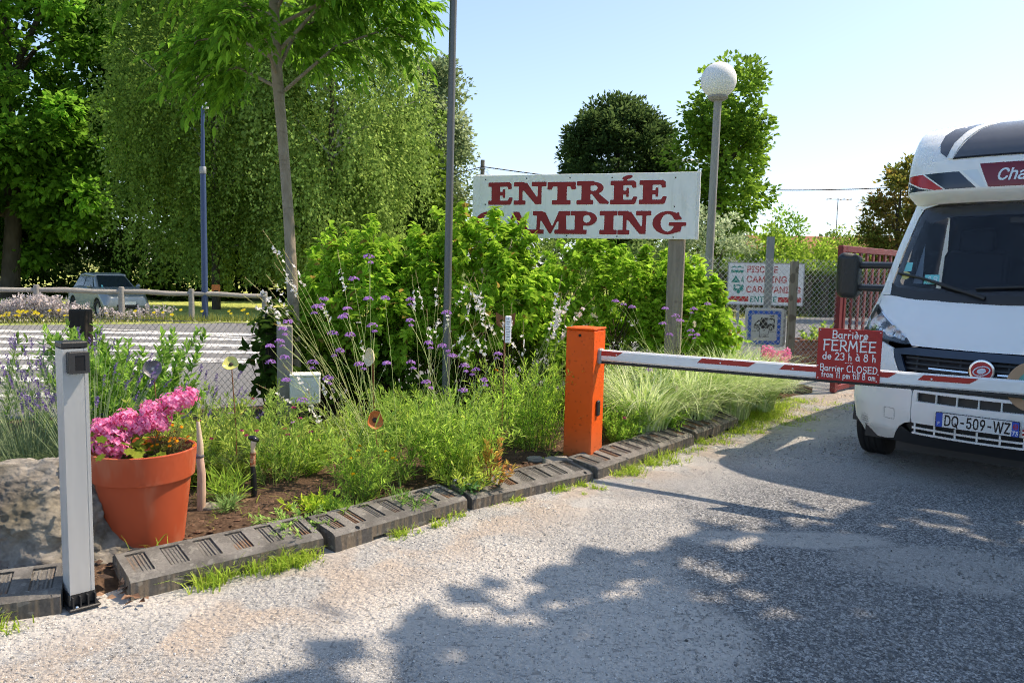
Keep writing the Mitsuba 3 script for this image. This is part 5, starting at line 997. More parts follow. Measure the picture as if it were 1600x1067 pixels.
herb('green_perennial', 'loose green growth with thin stems behind the white stake and snake stake', (-2.0, 5.75), .38, .58, 2200, .06, .014, (.13, .2, .04), (.27, .35, .09), 171, 50)
herb('ferny_shrub', 'grey green bushy plant behind the lavender by the fence', (-3.3, 5.9), .5, .85, 3600, .06, .018, (.12, .19, .06), (.25, .32, .13), 172, 60, cat_='shrub', flare=.3)
herb('green_perennial', 'low yellow green growth along the fence behind the snake stake', (-1.75, 6.15), .5, .35, 1500, .06, .014, (.14, .2, .04), (.28, .34, .08), 71, 50)
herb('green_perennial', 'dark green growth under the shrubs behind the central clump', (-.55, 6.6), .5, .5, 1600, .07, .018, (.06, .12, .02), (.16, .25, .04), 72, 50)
# -- lavender
def lavender(label, c, n, hmean, lean, seed, spread=.9):
    g = np.random.default_rng(seed); k = thing('lavender', label, 'lavender', 'lavender by the left edge'); Q = []
    for i in range(n):
        a = g.random() * 2 * PI; s = math.sqrt(g.random()); b = on_bed(c[0] + .12 * s * math.cos(a), c[1] + .12 * s * math.sin(a)); h = hmean * (.75 + .4 * g.random())
        t = np.array([c[0] + spread * s * math.cos(a) * .55 + lean[0] * g.random(), c[1] + spread * s * math.sin(a) * .4 + lean[1] * g.random(), h * (1.05 - .38 * s)])
        q = curve_to(b, t, .18, g); Q.append(q); d = unit(q[-1] - q[-2])
        if i % 2 == 0:
            m = 30; s_ = g.random(m); P_ = t + d * (s_ * .075 - .02)[:, None] + rdir(g, m) * .0045; V, F, kk = leaves(P_, unit(d + 1.0 * rdir(g, m)), rdir(g, m), .013, .009, .3)
            put('flower_spike', Mesh().add(V, F, tint(g, m, (.16, .11, .30), (.30, .22, .46), .15, kk)), 'petal', parent=k)
    V, F = rods(np.array(Q), .0016, .0011); put('stem', Mesh().add(V, F, np.array([.24, .31, .17])), 'vc', parent=k, kind='stuff')
    nb_ = 1500; a = g.random(nb_) * 2 * PI; s = np.sqrt(g.random(nb_)); P_ = np.c_[c[0] + .24 * s * np.cos(a), c[1] + .2 * s * np.sin(a), .06 + .0 * a]
    V, F, kk, _ = blades(P_, a + g.normal(size=nb_) * .5, .22 + .26 * g.random(nb_), .35 + .8 * s, .0045, 3); put('foliage', Mesh().add(V, F, tint(g, nb_, (.17, .25, .11), (.30, .37, .19), .15, kk)), 'leaf', parent=k)
lavender('large lavender with mauve spikes left of the grey post', (-3.15, 4.95), 220, .92, (-.25, 0), 81)
lavender('lavender at the left edge above the boulder, leaning left', (-3.7, 5.2), 130, .88, (-.3, 0), 82)
lavender('lavender with dark spikes between the grey post and the pink geraniums', (-2.62, 4.75), 90, 1.0, (.1, 0), 83)
lavender('thin lavender with dark spikes above the pot, in front of the road markings', (-2.2, 5.25), 34, .86, (.15, 0), 84, .7)
# -- ornamental grass
def fountain(label, c, n, h, seed, heads=()):
    g = np.random.default_rng(seed); k = thing('ornamental_grass', label, 'ornamental grass', 'pale fountain grass behind the boom'); a = g.random(n) * 2 * PI; s = np.sqrt(g.random(n))
    P_ = np.c_[c[0] + .22 * s * np.cos(a), c[1] + .22 * s * np.sin(a), np.full(n, .05)]
    V, F, kk, _ = blades(P_, a + g.normal(size=n) * .9, h * (.6 + .6 * g.random(n)), .15 + 1.1 * s * g.random(n) ** .7 + .35 * g.random(n), .0125, 6, 1.9)
    put('blades', Mesh().add(V, F, tint(g, n, (.44, .60, .16), (.88, .94, .66), .14, kk, g.random(n) ** 1.2)), 'leaf_gloss', parent=k, kind='stuff')
    for (x, y, z) in heads:
        m = 150; d = unit(np.array([g.normal() * .4 - .5, -.1, .25])); s_ = g.random(m) - .5; o = unit(np.cross(d, rdir(g, m))); P_ = np.array([x, y, z]) + d * (s_ * .08)[:, None]
        V, F, kk = leaves(P_, unit(o + .5 * d), d + 0 * o, .026 * np.sqrt(np.clip(1 - 3.2 * s_ ** 2, .1, 1)), .003, .1); mm = Mesh().add(V, F, tint(g, m, (.66, .62, .50), (.78, .75, .64), .06, kk))
        q = curve_to(on_bed(c[0], c[1]), (x, y, z), .1, g); v_, f_ = rods(q[None], .0016, .001); mm.add(v_, f_, np.array([.4, .4, .25])); put('plume', mm, 'petal', parent=k)

fountain('pale fountain grass directly right of the orange cabinet, behind the boom', (1.22, 7.0), 620, .74, 91, [(.62, 7.2, 1.14), (.78, 7.3, 1.12), (.7, 7.2, 1.02)])
fountain('pale fountain grass behind the farthest kerb block', (1.78, 7.55), 700, .80, 92, [(1.55, 7.1, .46)])
fountain('pale fountain grass overhanging the end of the kerb row', (2.28, 8.0), 720, .80, 93, [(1.78, 7.2, .36), (1.98, 7.4, .30)])
fountain('pale fountain grass nearest the drive under the red sign', (2.72, 8.5), 640, .74, 94)
fountain('pale fountain grass behind the boom in front of the entrance sign post', (1.75, 8.65), 560, .85, 95, [(1.95, 8.2, 1.0)])
fountain('pale fountain grass below the motorhome service sign', (2.55, 9.25), 520, .85, 96, [(2.35, 8.7, 1.05), (2.55, 8.8, 1.12)])
fountain('pale fountain grass left in front of the shrub, right of the cabinet top', (1.05, 8.1), 460, .78, 97)
# -- geraniums in pots
def geranium(label, c, heads, nleaf, spread, seed, hz, r_=.053):
    g = np.random.default_rng(seed); k = thing('geranium', label, 'geranium'); c = np.array(c, float)
    P_ = c + np.c_[g.normal(size=(nleaf, 2)) * spread, g.random(nleaf) * hz]; a = g.random(nleaf) * 6.28; m = Mesh()
    for j in range(7):
        th = j / 7 * 2 * PI; nn = unit(np.array([0, -.25, 1.0]) + .6 * rdir(g, 1)[0]); N = unit(np.array([0, -.2, 1.]) + .5 * (np.stack([np.sin(a * 7), np.cos(a * 5), 0 * a], 1)))
        D = np.stack([np.cos(a + th), np.sin(a + th), 0 * a], 1); D = unit(D - N * (D * N).sum(1, keepdims=True)); V, F, kk = leaves(P_, D, N, .030, .026, .12); m.add(V, F, tint(np.random.default_rng(seed), nleaf, (.16, .26, .03), (.36, .42, .06), .14, kk))
    put('foliage', m, 'leaf', parent=k); Q = []
    for (x, y, z) in heads:
        n = 110; d = rdir(g, n); P2 = np.array([x, y, z]) + d * r_ * np.array([1, 1, .82]) * (.55 + .75 * g.random((n, 1))) * (1 + .5 * (meshkit.fbm(d * 2 + x * 9, 2, 3)[:, None] - .5)); mm = Mesh()
        for j in range(4):
            s1 = unit(np.cross(d, [.3, .2, 1.])); s2 = np.cross(d, s1); th = j * PI / 2 + g.random(n) * .5; D = np.cos(th)[:, None] * s1 + np.sin(th)[:, None] * s2 + d * .35
            V, F, kk = leaves(P2, D, d, .019, .017, .12); mm.add(V, F, tint(g, n, (.82, .17, .41), (.93, .44, .68), .08, kk))
        put('flower_head', mm, 'petal', parent=k); Q.append(curve_to(c + [g.normal() * .04, g.normal() * .04, -.02], (x, y, z), .05, g))
    V, F = rods(np.array(Q), .003, .0025); put('stem', Mesh().add(V, F, np.array([.2, .25, .06])), 'vc', parent=k, kind='stuff')
geranium('pink geranium with large flower heads growing in the terracotta pot', (-1.98, 3.95, .53), [(-2.08, 3.88, .70), (-2.11, 3.9, .66), (-1.98, 3.9, .735), (-1.93, 3.93, .695), (-2.02, 3.86, .65), (-1.87, 3.95, .775), (-1.83, 3.93, .725), (-1.78, 3.98, .81), (-1.72, 4.02, .84), (-2.0, 3.84, .60), (-2.06, 3.85, .605)], 90, .09, 101, .14)
geranium('small pink geranium below the motorhome service sign', (3.2, 9.3, .3), [(3.06, 9.15, .63), (3.16, 9.2, .56), (3.29, 9.2, .60), (3.24, 9.15, .50)], 60, .14, 102, .24, .075)
herb_k = thing('orange_bidens', 'twiggy brown green plant with small orange flowers in the right half of the pot', 'plant')
g = np.random.default_rng(5); Q, P_, D_ = [], [], []
for i in range(120):
    a = g.random() * 6.28; s = math.sqrt(g.random()); t = np.array([-1.80 + .13 * s * math.cos(a), 4.0 + .10 * s * math.sin(a), .57 + .13 * g.random() * (1.2 - .5 * s)]); q = curve_to((-1.83 + .03 * math.cos(a), 3.99, .5), t, .1, g); Q.append(q); P_ += [q[j] for j in (2, 3, 4, 5)] * 2
V, F = rods(np.array(Q), .0013, .0009); put('stem', Mesh().add(V, F, np.array([.17, .13, .07])), 'vc', parent=herb_k, kind='stuff')
P_ = np.array(P_); n = len(P_); V, F, kk = leaves(P_, rdir(g, n), rdir(g, n), .018, .004, .2); put('foliage', Mesh().add(V, F, tint(g, n, (.17, .19, .06), (.30, .27, .10), .15, kk)), 'leaf', parent=herb_k)
for i in range(26):
    t = Q[i * 4][-1] + [0, -.01, .005]; nn = unit(np.array([g.normal() * .4, -.6, .7])); s1 = unit(np.cross(nn, [.1, .2, 1])); s2 = np.cross(nn, s1); th = np.arange(5) * 2 * PI / 5 + g.random()
    V, F, kk = leaves(np.repeat(t[None], 5, 0), np.cos(th)[:, None] * s1 + np.sin(th)[:, None] * s2, np.repeat(nn[None], 5, 0), .011, .009, .1); put('flower_head', Mesh().add(V, F, tint(g, 5, (.78, .22, .01), (.82, .42, .02), .08, kk)), 'petal', parent=herb_k)
herb('planter_plant', 'green leafy plant growing in the brown planter box', (5.05, 12.7), .24, .72, 360, .11, .07, (.12, .2, .03), (.28, .36, .06), 103, 24, flare=.3)
herb('santolina', 'round grey green cushion plant left of the planter box', (3.42, 9.5), .17, .36, 1200, .05, .006, (.28, .33, .24), (.42, .46, .36), 104, 90, flare=.3)
# -- weeds along the kerb, grass at the drive's edge
def tuft_mesh(pts, n, h, w, seed, lean=.9):
    g = np.random.default_rng(seed); pts = np.asarray(pts, float); i = g.integers(0, len(pts), n); P_ = np.c_[pts[i, :2] + g.normal(size=(n, 2)) * pts[i, 2:3] * .5, np.full(n, -.005)]
    V, F, kk, _ = blades(P_, g.random(n) * 6.28, h * (.4 + .9 * g.random(n)) * (pts[i, 3] if pts.shape[1] > 3 else 1), .3 + lean * g.random(n), w, 3, 1.6); return Mesh().add(V, F, tint(g, n, (.24, .40, .04), (.58, .70, .12), .2, kk))
g = np.random.default_rng(6); tp = []
def along(a, b, n, s, hs, off=.05):
    a, b = np.array(a), np.array(b); t = unit(b - a); o = np.array([t[1], -t[0]])
    for _ in range(n): k = g.random(); p = a + (b - a) * k + o * abs(g.normal()) * off; tp.append((p[0], p[1], s * (.5 + g.random()), hs * (.5 + .8 * g.random())))
along((-1.5, 3.58), (-1.05, 3.96), 26, .05, 1.2, .05); along((-.7, 4.26), (-.2, 4.78), 9, .04, .7, .03); along((-.1, 4.88), (.6, 5.5), 12, .05, .7, .04); along((.75, 5.7), (1.6, 6.75), 30, .08, .95, .08); along((1.7, 6.9), (2.3, 7.6), 20, .08, .9, .08); along((-2.4, 2.98), (-2.05, 3.15), 10, .05, 1.0, .05)
along((2.35, 7.7), (3.6, 9.6), 46, .14, .85, .12); along((2.6, 7.6), (3.9, 9.3), 20, .1, .5, .2); along((2.3, 7.8), (3.2, 9.1), 40, .16, 1.5, .1)
tp += [(.66, 5.33, .03, .6), (.62, 5.36, .03, .6), (-.60, 4.33, .03, .6), (.52, 5.2, .02, .4)]
solo('kerb_grass', tuft_mesh(tp, 6200, .085, .0055, 7), 'leaf', 'bright green grass and weeds growing along the kerb and drive edge', 'grass', kind='stuff')
x = g.uniform(-3.5, 3.3, 500); y = g.uniform(3.2, 9.3, 500); ok = in_bed(x, y, .12); tp = np.c_[x[ok], y[ok], .06 + .08 * g.random(ok.sum()), .5 + g.random(ok.sum())]
m_ = tuft_mesh(tp, 2600, .10, .006, 9); v_, f_ = m_.get(); v_[:, 2] += .075
solo('bed_weeds', Mesh().add(v_, f_, m_.colors()), 'leaf', 'small green weeds and seedlings scattered over the flower bed', 'weeds', kind='stuff')
# ---------------------------------------------------------------- the young ash tree
at_ = thing('young_ash_tree', 'young ash tree with slender grey trunk rising behind the flower bed', 'tree')
tb = np.array([-2.02, 7.1, 0]); trunk = np.array([[0, 0, -.05], [.0, 0, .5], [-.01, 0, 1.2], [-.05, 0, 2.0], [-.10, 0, 2.7], [-.15, .0, 3.3], [-.17, 0, 3.7], [-.16, .02, 4.4], [-.2, .05, 5.6]]) + tb
put('trunk', tube(trunk, [.074, .060, .052, .047, .046, .050, .047, .036, .02], 18), 'bark_ash', True, parent=at_)
g = np.random.default_rng(12); limbs = []
for i in range(26):
    z0 = 3.05 + 2.0 * (i / 26); b = tb + [-.14, 0, z0]; a = i * 2.4 + g.normal() * .3; ln = (1.5 - .25 * abs(z0 - 3.6)) * (.7 + .5 * g.random())
    if math.cos(a) > 0: ln *= .82
    t = b + [ln * math.cos(a), ln * .75 * math.sin(a), .35 + .3 * g.normal()]; limbs.append(np.array([b, b * .6 + t * .4 + [0, 0, .22], t * .75 + b * .25 + [0, 0, .18], t - [0, 0, .12]]))
for q in limbs: put('limb', tube(q, [.018, .013, .009, .004], 7), 'bark_ash', True, parent=at_)
RP, RD = [], []
for q in limbs:
    for j in range(42):
        s = .2 + .7 * g.random(); i0 = min(int(s * 3), 2); p = q[i0] + (q[i0 + 1] - q[i0]) * (s * 3 - i0) + rdir(g, 1)[0] * .22 * g.random(); d = unit(unit((q[3] - q[0]) * [1, 1, .2]) + .9 * rdir(g, 1)[0] - [0, 0, .35]); RP.append(p); RD.append(d)
RP, RD = np.array(RP), np.array(RD); n = len(RP); RL = .26 + .12 * g.random(n); P_, D_, N_ = [], [], []
for j in range(9):
    s = .25 + .75 * (j // 2) / 4; sd = (-1) ** j; p = RP + RD * (RL * s)[:, None] - [0, 0, .07] * np.array([s * s])[:, None]; S = unit(np.cross(RD, [0, 0, 1.])); d = unit(S * sd * (.85 if j < 8 else 0) + RD * .75 - [0, 0, .45]); P_.append(p); D_.append(d); N_.append(unit(np.array([0, 0, 1.]) + .45 * rdir(g, n)))
P_, D_, N_ = np.vstack(P_), np.vstack(D_), np.vstack(N_); q_ = len(P_); V, F, kk = leaves(P_, D_, N_, .12 * (.75 + .5 * g.random(q_)), .04, .25, True)
put('crown', Mesh().add(V, F, tint(g, q_, (.09, .21, .022), (.27, .50, .045), .18, kk)), 'leaf', parent=at_)
# ---------------------------------------------------------------- background: trees, fence, car, house
def crown_leaves(c, r, nc, cr, nl, L, colA, colB, seed, mat='leaf', droop=.1, flatten=.75, shell=.55, parent=None, zmin=-9, asp=.55, noise_=.5, light=None):
    """A crown of leaf clumps: clumps lie through the crown's volume, mostly near its uneven outside; leaves sit on each clump."""
    g = np.random.default_rng(seed); c, r = np.array(c, float), np.array(r, float); d = rdir(g, nc)
    rad = (shell + (1 - shell) * g.random(nc) ** .7) * (1 + noise_ * (meshkit.fbm(d * 2.0 + seed * 3.1, 3, seed) - .5) * 2)
    cc = c + d * r * rad[:, None]; cs = cr * (.55 + .8 * g.random(nc)); ok = cc[:, 2] > zmin; cc, cs, d = cc[ok], cs[ok], d[ok]; nc = len(cc)
    i = g.integers(0, nc, nl); o = rdir(g, nl); P_ = cc[i] + o * (cs[i] * (.35 + .65 * g.random(nl)))[:, None] * [1, 1, flatten]
    D_ = unit(o + .5 * d[i] + .7 * rdir(g, nl) - [0, 0, droop]); N_ = unit(np.array([0, 0, .9]) + .5 * o + .6 * rdir(g, nl)); LL = L * (.6 + .8 * g.random(nl))
    V, F, kk = leaves(P_, D_, N_, LL, LL * asp, .3); ct = g.random(nc); col = tint(g, nl, colA, colB, .2, kk, np.clip(.8 * ct[i] ** 1.3 + .25 * g.random(nl), 0, 1))
    return Mesh().add(V, F, col), cc
def tree(name, label, base, h0, c, r, nc, cr, nl, L, colA, colB, seed, tr=.25, bark='bark_dark', nl_b=14, group=None, **k):
    t = thing(name, label, 'tree', group); base = np.array(base, float); m, cc = crown_leaves(c, r, nc, cr, nl, L, colA, colB, seed, **k); c = np.array(c, float)
    top = c + [0, 0, r[2] * .6]; put('trunk', tube([base, base * .7 + np.r_[c[:2], h0] * .3, np.r_[c[:2], h0], c, top], [tr, tr * .85, tr * .75, tr * .5, tr * .15], 10), bark, True, parent=t)
    put('crown', m, 'leaf', parent=t); g = np.random.default_rng(seed + 1)
    for j in g.choice(len(cc), min(nl_b, len(cc)), False):
        s = np.clip((cc[j][2] - h0) / (top[2] - h0), .05, .75) * .7; b = np.r_[c[:2], h0 + (top[2] - h0) * s]; put('limb', tube([b, b * .55 + cc[j] * .45 + [0, 0, .06 * r[2]], cc[j]], [tr * .35, tr * .2, tr * .06], 6), bark, True, parent=t)
    return t
DK, LT = (.05, .12, .014), (.26, .46, .04)
tree('maple_tree', 'huge dark broadleaf tree filling the left edge of the photo', (-22.3, 34, -.3), 3, (-22.0, 34, 9.2), (6.3, 5, 8.6), 480, .95, 76000, .30, DK, (.27, .54, .06), 201, tr=.45, asp=.75, zmin=1.2)
tree('maple_tree', 'dark broadleaf tree behind the parked car, right of the huge one', (-15.0, 40, -.3), 3, (-15.0, 40, 8.6), (4.6, 4, 7.6), 330, 1.0, 40000, .30, DK, LT, 202, tr=.4, asp=.75, zmin=1.5)
# the weeping birches: leafy masses with hanging strands round them
def birch(label, base, c, r, ns, seed, tr=.16, L=.12, colA=(.1, .2, .03), colB=(.3, .45, .08), dens=30, nl=44000):
    g = np.random.default_rng(seed); t = thing('weeping_birch', label, 'tree'); c, r = np.array(c, float), np.array(r, float); base = np.array(base, float)
    m, cc = crown_leaves(c, r, 340, .85, nl, L * 1.15, colA, colB, seed, droop=.9, flatten=1.7, shell=.45, asp=.7, noise_=.42, zmin=1.4)
    pick = g.choice(len(cc), ns); o = cc[pick] + rdir(g, ns) * .7 - [0, 0, .3]; ln = g.uniform(.6, 3.2, ns); ln = np.minimum(ln, np.maximum(o[:, 2] - .8, .2)); s = g.random((ns, dens)); out = unit((o - c) * [1, 1, 0])
    P_ = o[:, None] + np.array([0, 0, -1.]) * (s * ln[:, None])[..., None] + out[:, None] * (.12 * np.sqrt(s) * ln[:, None])[..., None] + g.normal(size=(ns, dens, 3)) * .07
    P_ = P_.reshape(-1, 3); n = len(P_); D_ = unit(np.array([0, 0, -1.]) + .9 * rdir(g, n)); N_ = rdir(g, n); N_[:, 2] = np.abs(N_[:, 2]); LL = L * (.6 + .7 * g.random(n)); V, F, kk = leaves(P_, D_, N_, LL, LL * .7, .2)
    tt = np.repeat(g.random(ns), dens) * .7 + .3 * g.random(n); m.add(V, F, tint(g, n, colA, colB, .18, kk, tt)); put('crown', m, 'leaf', parent=t)
    put('trunk', tube([base, base * .5 + c * .5, c, c + [0, 0, r[2] * .8]], [tr, tr * .8, tr * .5, tr * .1], 10), 'bark_dark', True, parent=t)
    for j in g.choice(len(cc), 22, False):
        b_ = np.r_[c[:2], max(2.0, cc[j][2] - 2.2)]; put('limb', tube([b_, b_ * .5 + cc[j] * .5 + [0, 0, .3], cc[j]], [tr * .35, tr * .2, tr * .06], 6), 'bark_birch', True, parent=t)
birch('broad weeping birch with fine hanging foliage left of the young ash', (-11.2, 29, -.3), (-11.2, 29, 7.6), (3.9, 3.4, 7.0), 1300, 211, colA=(.11, .20, .035), colB=(.33, .47, .095))
birch('weeping birch with pale hanging foliage right of the young ash trunk', (-6.7, 28, -.3), (-6.6, 28, 7.2), (3.2, 3.2, 7.0), 1300, 212, colA=(.14, .24, .05), colB=(.45, .60, .16))
tree('poplar_tree', 'tall grey green poplar behind the weeping birch', (-4.6, 46, -.3), 3, (-4.9, 46, 7.2), (2.2, 2.4, 6.6), 220, .9, 24000, .22, (.16, .23, .10), (.40, .48, .26), 221, asp=.8)
tree('linden_tree', 'dark rounded dense tree behind the top of the entrance sign', (6.1, 46, -.3), 3, (6.0, 46, 7.0), (3.55, 3.6, 4.4), 520, .62, 60000, .25, (.045, .085, .022), (.13, .20, .065), 222, tr=.35, shell=.62, noise_=.10, asp=.55)
tree('aspen_tree', 'tall airy bright green tree behind the globe lamp', (9.6, 37, -.3), 2.5, (9.7, 37, 6.6), (2.25, 2.4, 4.9), 150, .72, 13500, .24, (.10, .20, .025), (.34, .52, .06), 223, asp=.8, noise_=.55, shell=.35)
tree('plum_tree', 'small reddish leaved tree beside the motorhome', (12.6, 26, -.3), 1.2, (12.85, 26, 3.4), (.98, 1.0, 1.8), 120, .34, 8500, .14, (.11, .19, .03), (.40, .26, .07), 224, tr=.12, asp=.6, noise_=.5)
for i, (lab, x, y, z, rx_, rz_, n, L, A_, B_) in enumerate([
    ('silvery flowering shrub behind the globe lamp post', 7.6, 30, 2.5, 1.7, 2.0, 6000, .13, (.16, .22, .10), (.40, .46, .30)),
    ('bright green shrub behind the camping sign', 10.2, 31, 2.0, 1.5, 1.7, 4200, .16, (.12, .2, .03), (.28, .40, .05)),
    ('yellow green shrub beside the red gate post', 12.3, 31.5, 1.9, 1.5, 1.55, 4200, .14, (.14, .23, .03), (.32, .44, .06)),
    ('young bright green sapling in front of the tiled roof', 12.0, 34, 3.1, .75, 1.8, 2200, .16, (.10, .2, .03), (.26, .40, .06)),
    ('olive green shrub left of the reddish tree', 14.2, 33, 2.2, 1.3, 1.7, 3400, .15, (.10, .16, .03), (.26, .34, .06)),
    ('dark green shrub behind the motorhome mirror', 15.6, 31, 2.0, 1.6, 2.0, 3600, .16, (.06, .11, .02), (.16, .25, .04)),
    ('low grey green shrub behind the right shrub of the bed', 5.6, 31, 2.0, 1.6, 1.9, 4200, .14, (.10, .17, .05), (.26, .34, .12)),
    ('pale green shrub below the dark rounded tree', 3.0, 40, 2.2, 2.4, 2.6, 5200, .18, (.08, .15, .03), (.24, .34, .08)),
    ('pale distant shrub left of the entrance sign', -1.2, 42, 2.0, 2.6, 2.9, 5200, .18, (.12, .18, .07), (.28, .36, .14))]):
    k = thing('background_shrub', lab, 'shrub', None); m, cc = crown_leaves((x, y, z - .35), (rx_, rx_, rz_), 90, .42, n, L, np.multiply(A_, 1.35), np.multiply(B_, 1.45), 240 + i, noise_=.35, asp=.6); put('foliage', m, 'leaf', parent=k)
    put('stem', cat(*[tube([(x + a * .2, y, -.3), (x + a * .5, y, z * .6), (x + a, y, z)], [.05, .04, .02], 5) for a in (-.5, 0, .5)]), 'bark_dark', parent=k, kind='stuff')
tree('maple_tree', 'leafy tree hidden behind the two weeping birches', (-9.0, 40, -.3), 2, (-8.6, 40, 4.6), (5.6, 3, 5.0), 260, 1.1, 26000, .32, (.05, .10, .014), (.18, .30, .035), 203, tr=.35, asp=.75)
# dark undergrowth and a far belt of trees that close the view
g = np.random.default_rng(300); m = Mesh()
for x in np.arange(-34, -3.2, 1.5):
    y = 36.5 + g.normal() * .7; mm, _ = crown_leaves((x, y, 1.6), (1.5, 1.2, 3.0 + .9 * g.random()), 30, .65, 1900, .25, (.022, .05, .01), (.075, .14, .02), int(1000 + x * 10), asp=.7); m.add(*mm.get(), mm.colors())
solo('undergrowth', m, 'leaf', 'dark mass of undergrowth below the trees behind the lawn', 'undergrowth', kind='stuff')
m = Mesh()
for x in np.arange(-70, 90, 5.5):
    y = 88 + g.normal() * 4; hh = 2.6 + 1.4 * g.random(); mm, _ = crown_leaves((x, y, hh * .6), (4.2, 3, hh), 30, 1.3, 1500, .55, (.06, .10, .03), (.16, .22, .08), int(2000 + x * 10), asp=.7); m.add(*mm.get(), mm.colors())
solo('far_trees', m, 'leaf', 'distant low belt of trees on the horizon', 'trees', kind='stuff')
# a clipped hedge behind the camping sign
hk = thing('clipped_hedge', 'clipped dark green hedge behind the camping sign', 'hedge'); n = 17000; g = np.random.default_rng(310)
xx = g.uniform(4.5, 21, n); f_ = g.integers(0, 3, n); P_ = np.c_[xx, 27.2 + .30 * (xx - 8) * .9 + np.where(f_ == 0, g.random(n) * .9, .05 * g.normal(size=n)), np.where(f_ == 0, 1.62 + .05 * g.normal(size=n), -.3 + 1.95 * g.random(n))]
V, F, kk = leaves(P_, rdir(g, n), unit(np.where(f_[:, None] == 0, [0, 0, 1.], [.2, -1., .3]) + .7 * rdir(g, n)), .12, .08, .3); put('foliage', Mesh().add(V, F, tint(g, n, (.04, .075, .016), (.12, .19, .035), .2, kk)), 'leaf', parent=hk)
q = Mesh()
for x in np.arange(4.5, 21, .7): q.tm(bx(x, x + .7, 27.3 + .27 * (x - 8), 27.9 + .27 * (x - 8), -.4, 1.56))
put('core', q.get(), 'bark_dark', parent=hk)
# unseen tree added to block sky light; the shade tree right of frame
tree('unseen_tree', 'unseen leafy tree added right of the frame to block sky light', (15.5, 6.5, 0), 3.4, (14.0, 5.8, 7.0), (3.6, 4.2, 2.6), 260, 1.0, 26000, .30, (.06, .13, .02), (.16, .27, .03), 331, tr=.24, asp=.8, noise_=.35, shell=.15)
tree('unseen_tree', 'spreading leafy tree right of the frame shading the drive', (10.2, 1.2, 0), 3.6, (8.3, 2.6, 6.7), (4.3, 3.5, 1.9), 420, .95, 38000, .28, (.06, .13, .02), (.16, .27, .03), 330, tr=.22, asp=.8, noise_=.35, shell=.15)
# verge: pale spikes, yellow flowers, grass
g = np.random.default_rng(340); m = Mesh(); n = 620; xx = np.where(g.random(n) < .7, g.uniform(-13.8, -10.6, n), g.uniform(-16, -8.6, n)); yy = far_y(xx) + .55 + .5 * g.random(n); clump = meshkit.fbm(np.c_[xx * 1.4, yy, xx * 0], 2, 4); hh = (.26 + .7 * clump) * (.65 + .4 * g.random(n)) * np.where(xx > -10.8, .7, 1)
per = 22; s = np.tile(np.linspace(.25, 1, per), n); P_ = np.c_[np.repeat(xx, per) + g.normal(size=n * per) * .022 + np.repeat(g.normal(size=n) * .1, per) * s, np.repeat(yy, per), np.repeat(hh, per) * s]
V, F, kk = leaves(P_, unit(rdir(g, n * per) + [0, 0, .8]), rdir(g, n * per), .075, .042, .3); m.add(V, F, tint(g, n * per, (.42, .38, .37), (.64, .58, .58), .1, kk, s * .8))
solo('lambs_ear', m, 'dry', 'mass of pale mauve grey flower spikes along the far road edge', 'lamb\'s ear', kind='stuff')
n = 9000; xx = g.uniform(-18, 12, n); yy = far_y(xx) + g.random(n) * 1.1; P_ = np.c_[xx, yy, .04 - .1 * g.random(n)]; V, F, kk, _ = blades(P_, g.random(n) * 6.28, .10 + .22 * g.random(n), .5 * g.random(n), .02, 2); solo('verge_grass', Mesh().add(V, F, tint(g, n, (.16, .22, .05), (.38, .38, .12), .2, kk)), 'leaf', 'rough grass on the far road verge', 'grass', kind='stuff')
n = 60; xx = np.r_[g.normal(-11.3, .5, n - 30), g.uniform(-14, -6, 30)]; yy = far_y(xx) + .1 + .9 * g.random(n) ** 2; m = Mesh()
for j in range(5):
    a = j * 1.257; V, F, kk = leaves(np.c_[xx, yy, .12 + .22 * g.random(n) * 0 + .1 + .12 * np.sin(xx * 31) ** 2], np.tile([math.cos(a), math.sin(a) * .5, .5 * math.sin(a)], (n, 1)), np.tile([0, -1., .6], (n, 1)), .05, .045, .1); m.add(V, F, tint(g, n, (.74, .58, .03), (.8, .66, .06), .1, kk))
solo('yellow_flowers', m, 'petal', 'small yellow flowers in front of the pale spikes', 'flowers', kind='stuff')
# log rail fence
lf = thing('log_fence', 'weathered log rail fence along the far side of the road', 'fence')
fp_ = [(-14.6, 16.9, .82), (-11.4, 18.4, .80), (-9.75, 19.15, .77), (-8.3, 19.85, .73), (-6.65, 20.6, .68)]
for a, b in zip(fp_[:-1], fp_[1:]):
    a, b = np.array(a), np.array(b); put('rail', tube([a, a * .66 + b * .34 + [0, 0, .015], a * .33 + b * .67 - [0, 0, .012], b], [.062, .068, .064, .058], 10), 'rail_wood', True, parent=lf)
for p in fp_: put('post', tube([(p[0], p[1] - .02, -.3), (p[0], p[1] - .02, p[2] + .10), (p[0], p[1] - .02, p[2] + .125)], [.075, .07, .05], 10), 'rail_wood', True, parent=lf)
bl = thing('blue_pole', 'slim dark blue metal pole beside the log fence', 'pole')
q0 = np.array([-8.02, 20.0, -.1]); put('lower_tube', tube([q0, q0 + [0, 0, 4.0]], [.082, .072], 14), 'pole_blue', True, parent=bl); put('upper_tube', tube([q0 + [0, 0, 4.0], q0 + [.03, 0, 6.0]], [.055, .04], 12), 'pole_blue', True, parent=bl)
put('collar', tube([q0 + [0, 0, 3.9], q0 + [0, 0, 4.08]], [.085, .08], 14), 'galva', True, parent=bl); put('base_plate', cbox(.3, .3, .04, .006, tuple(q0 + [0, 0, .06])), 'pole_blue', parent=bl); put('bracket', cbox(.14, .1, .16, .01, tuple(q0 + [.1, -.03, 5.6])), 'sign_grey', parent=bl)
put('finial', tube([q0 + [.03, 0, 6.0], q0 + [.03, 0, 6.35]], [.03, .012], 8), 'galva', True, parent=bl)
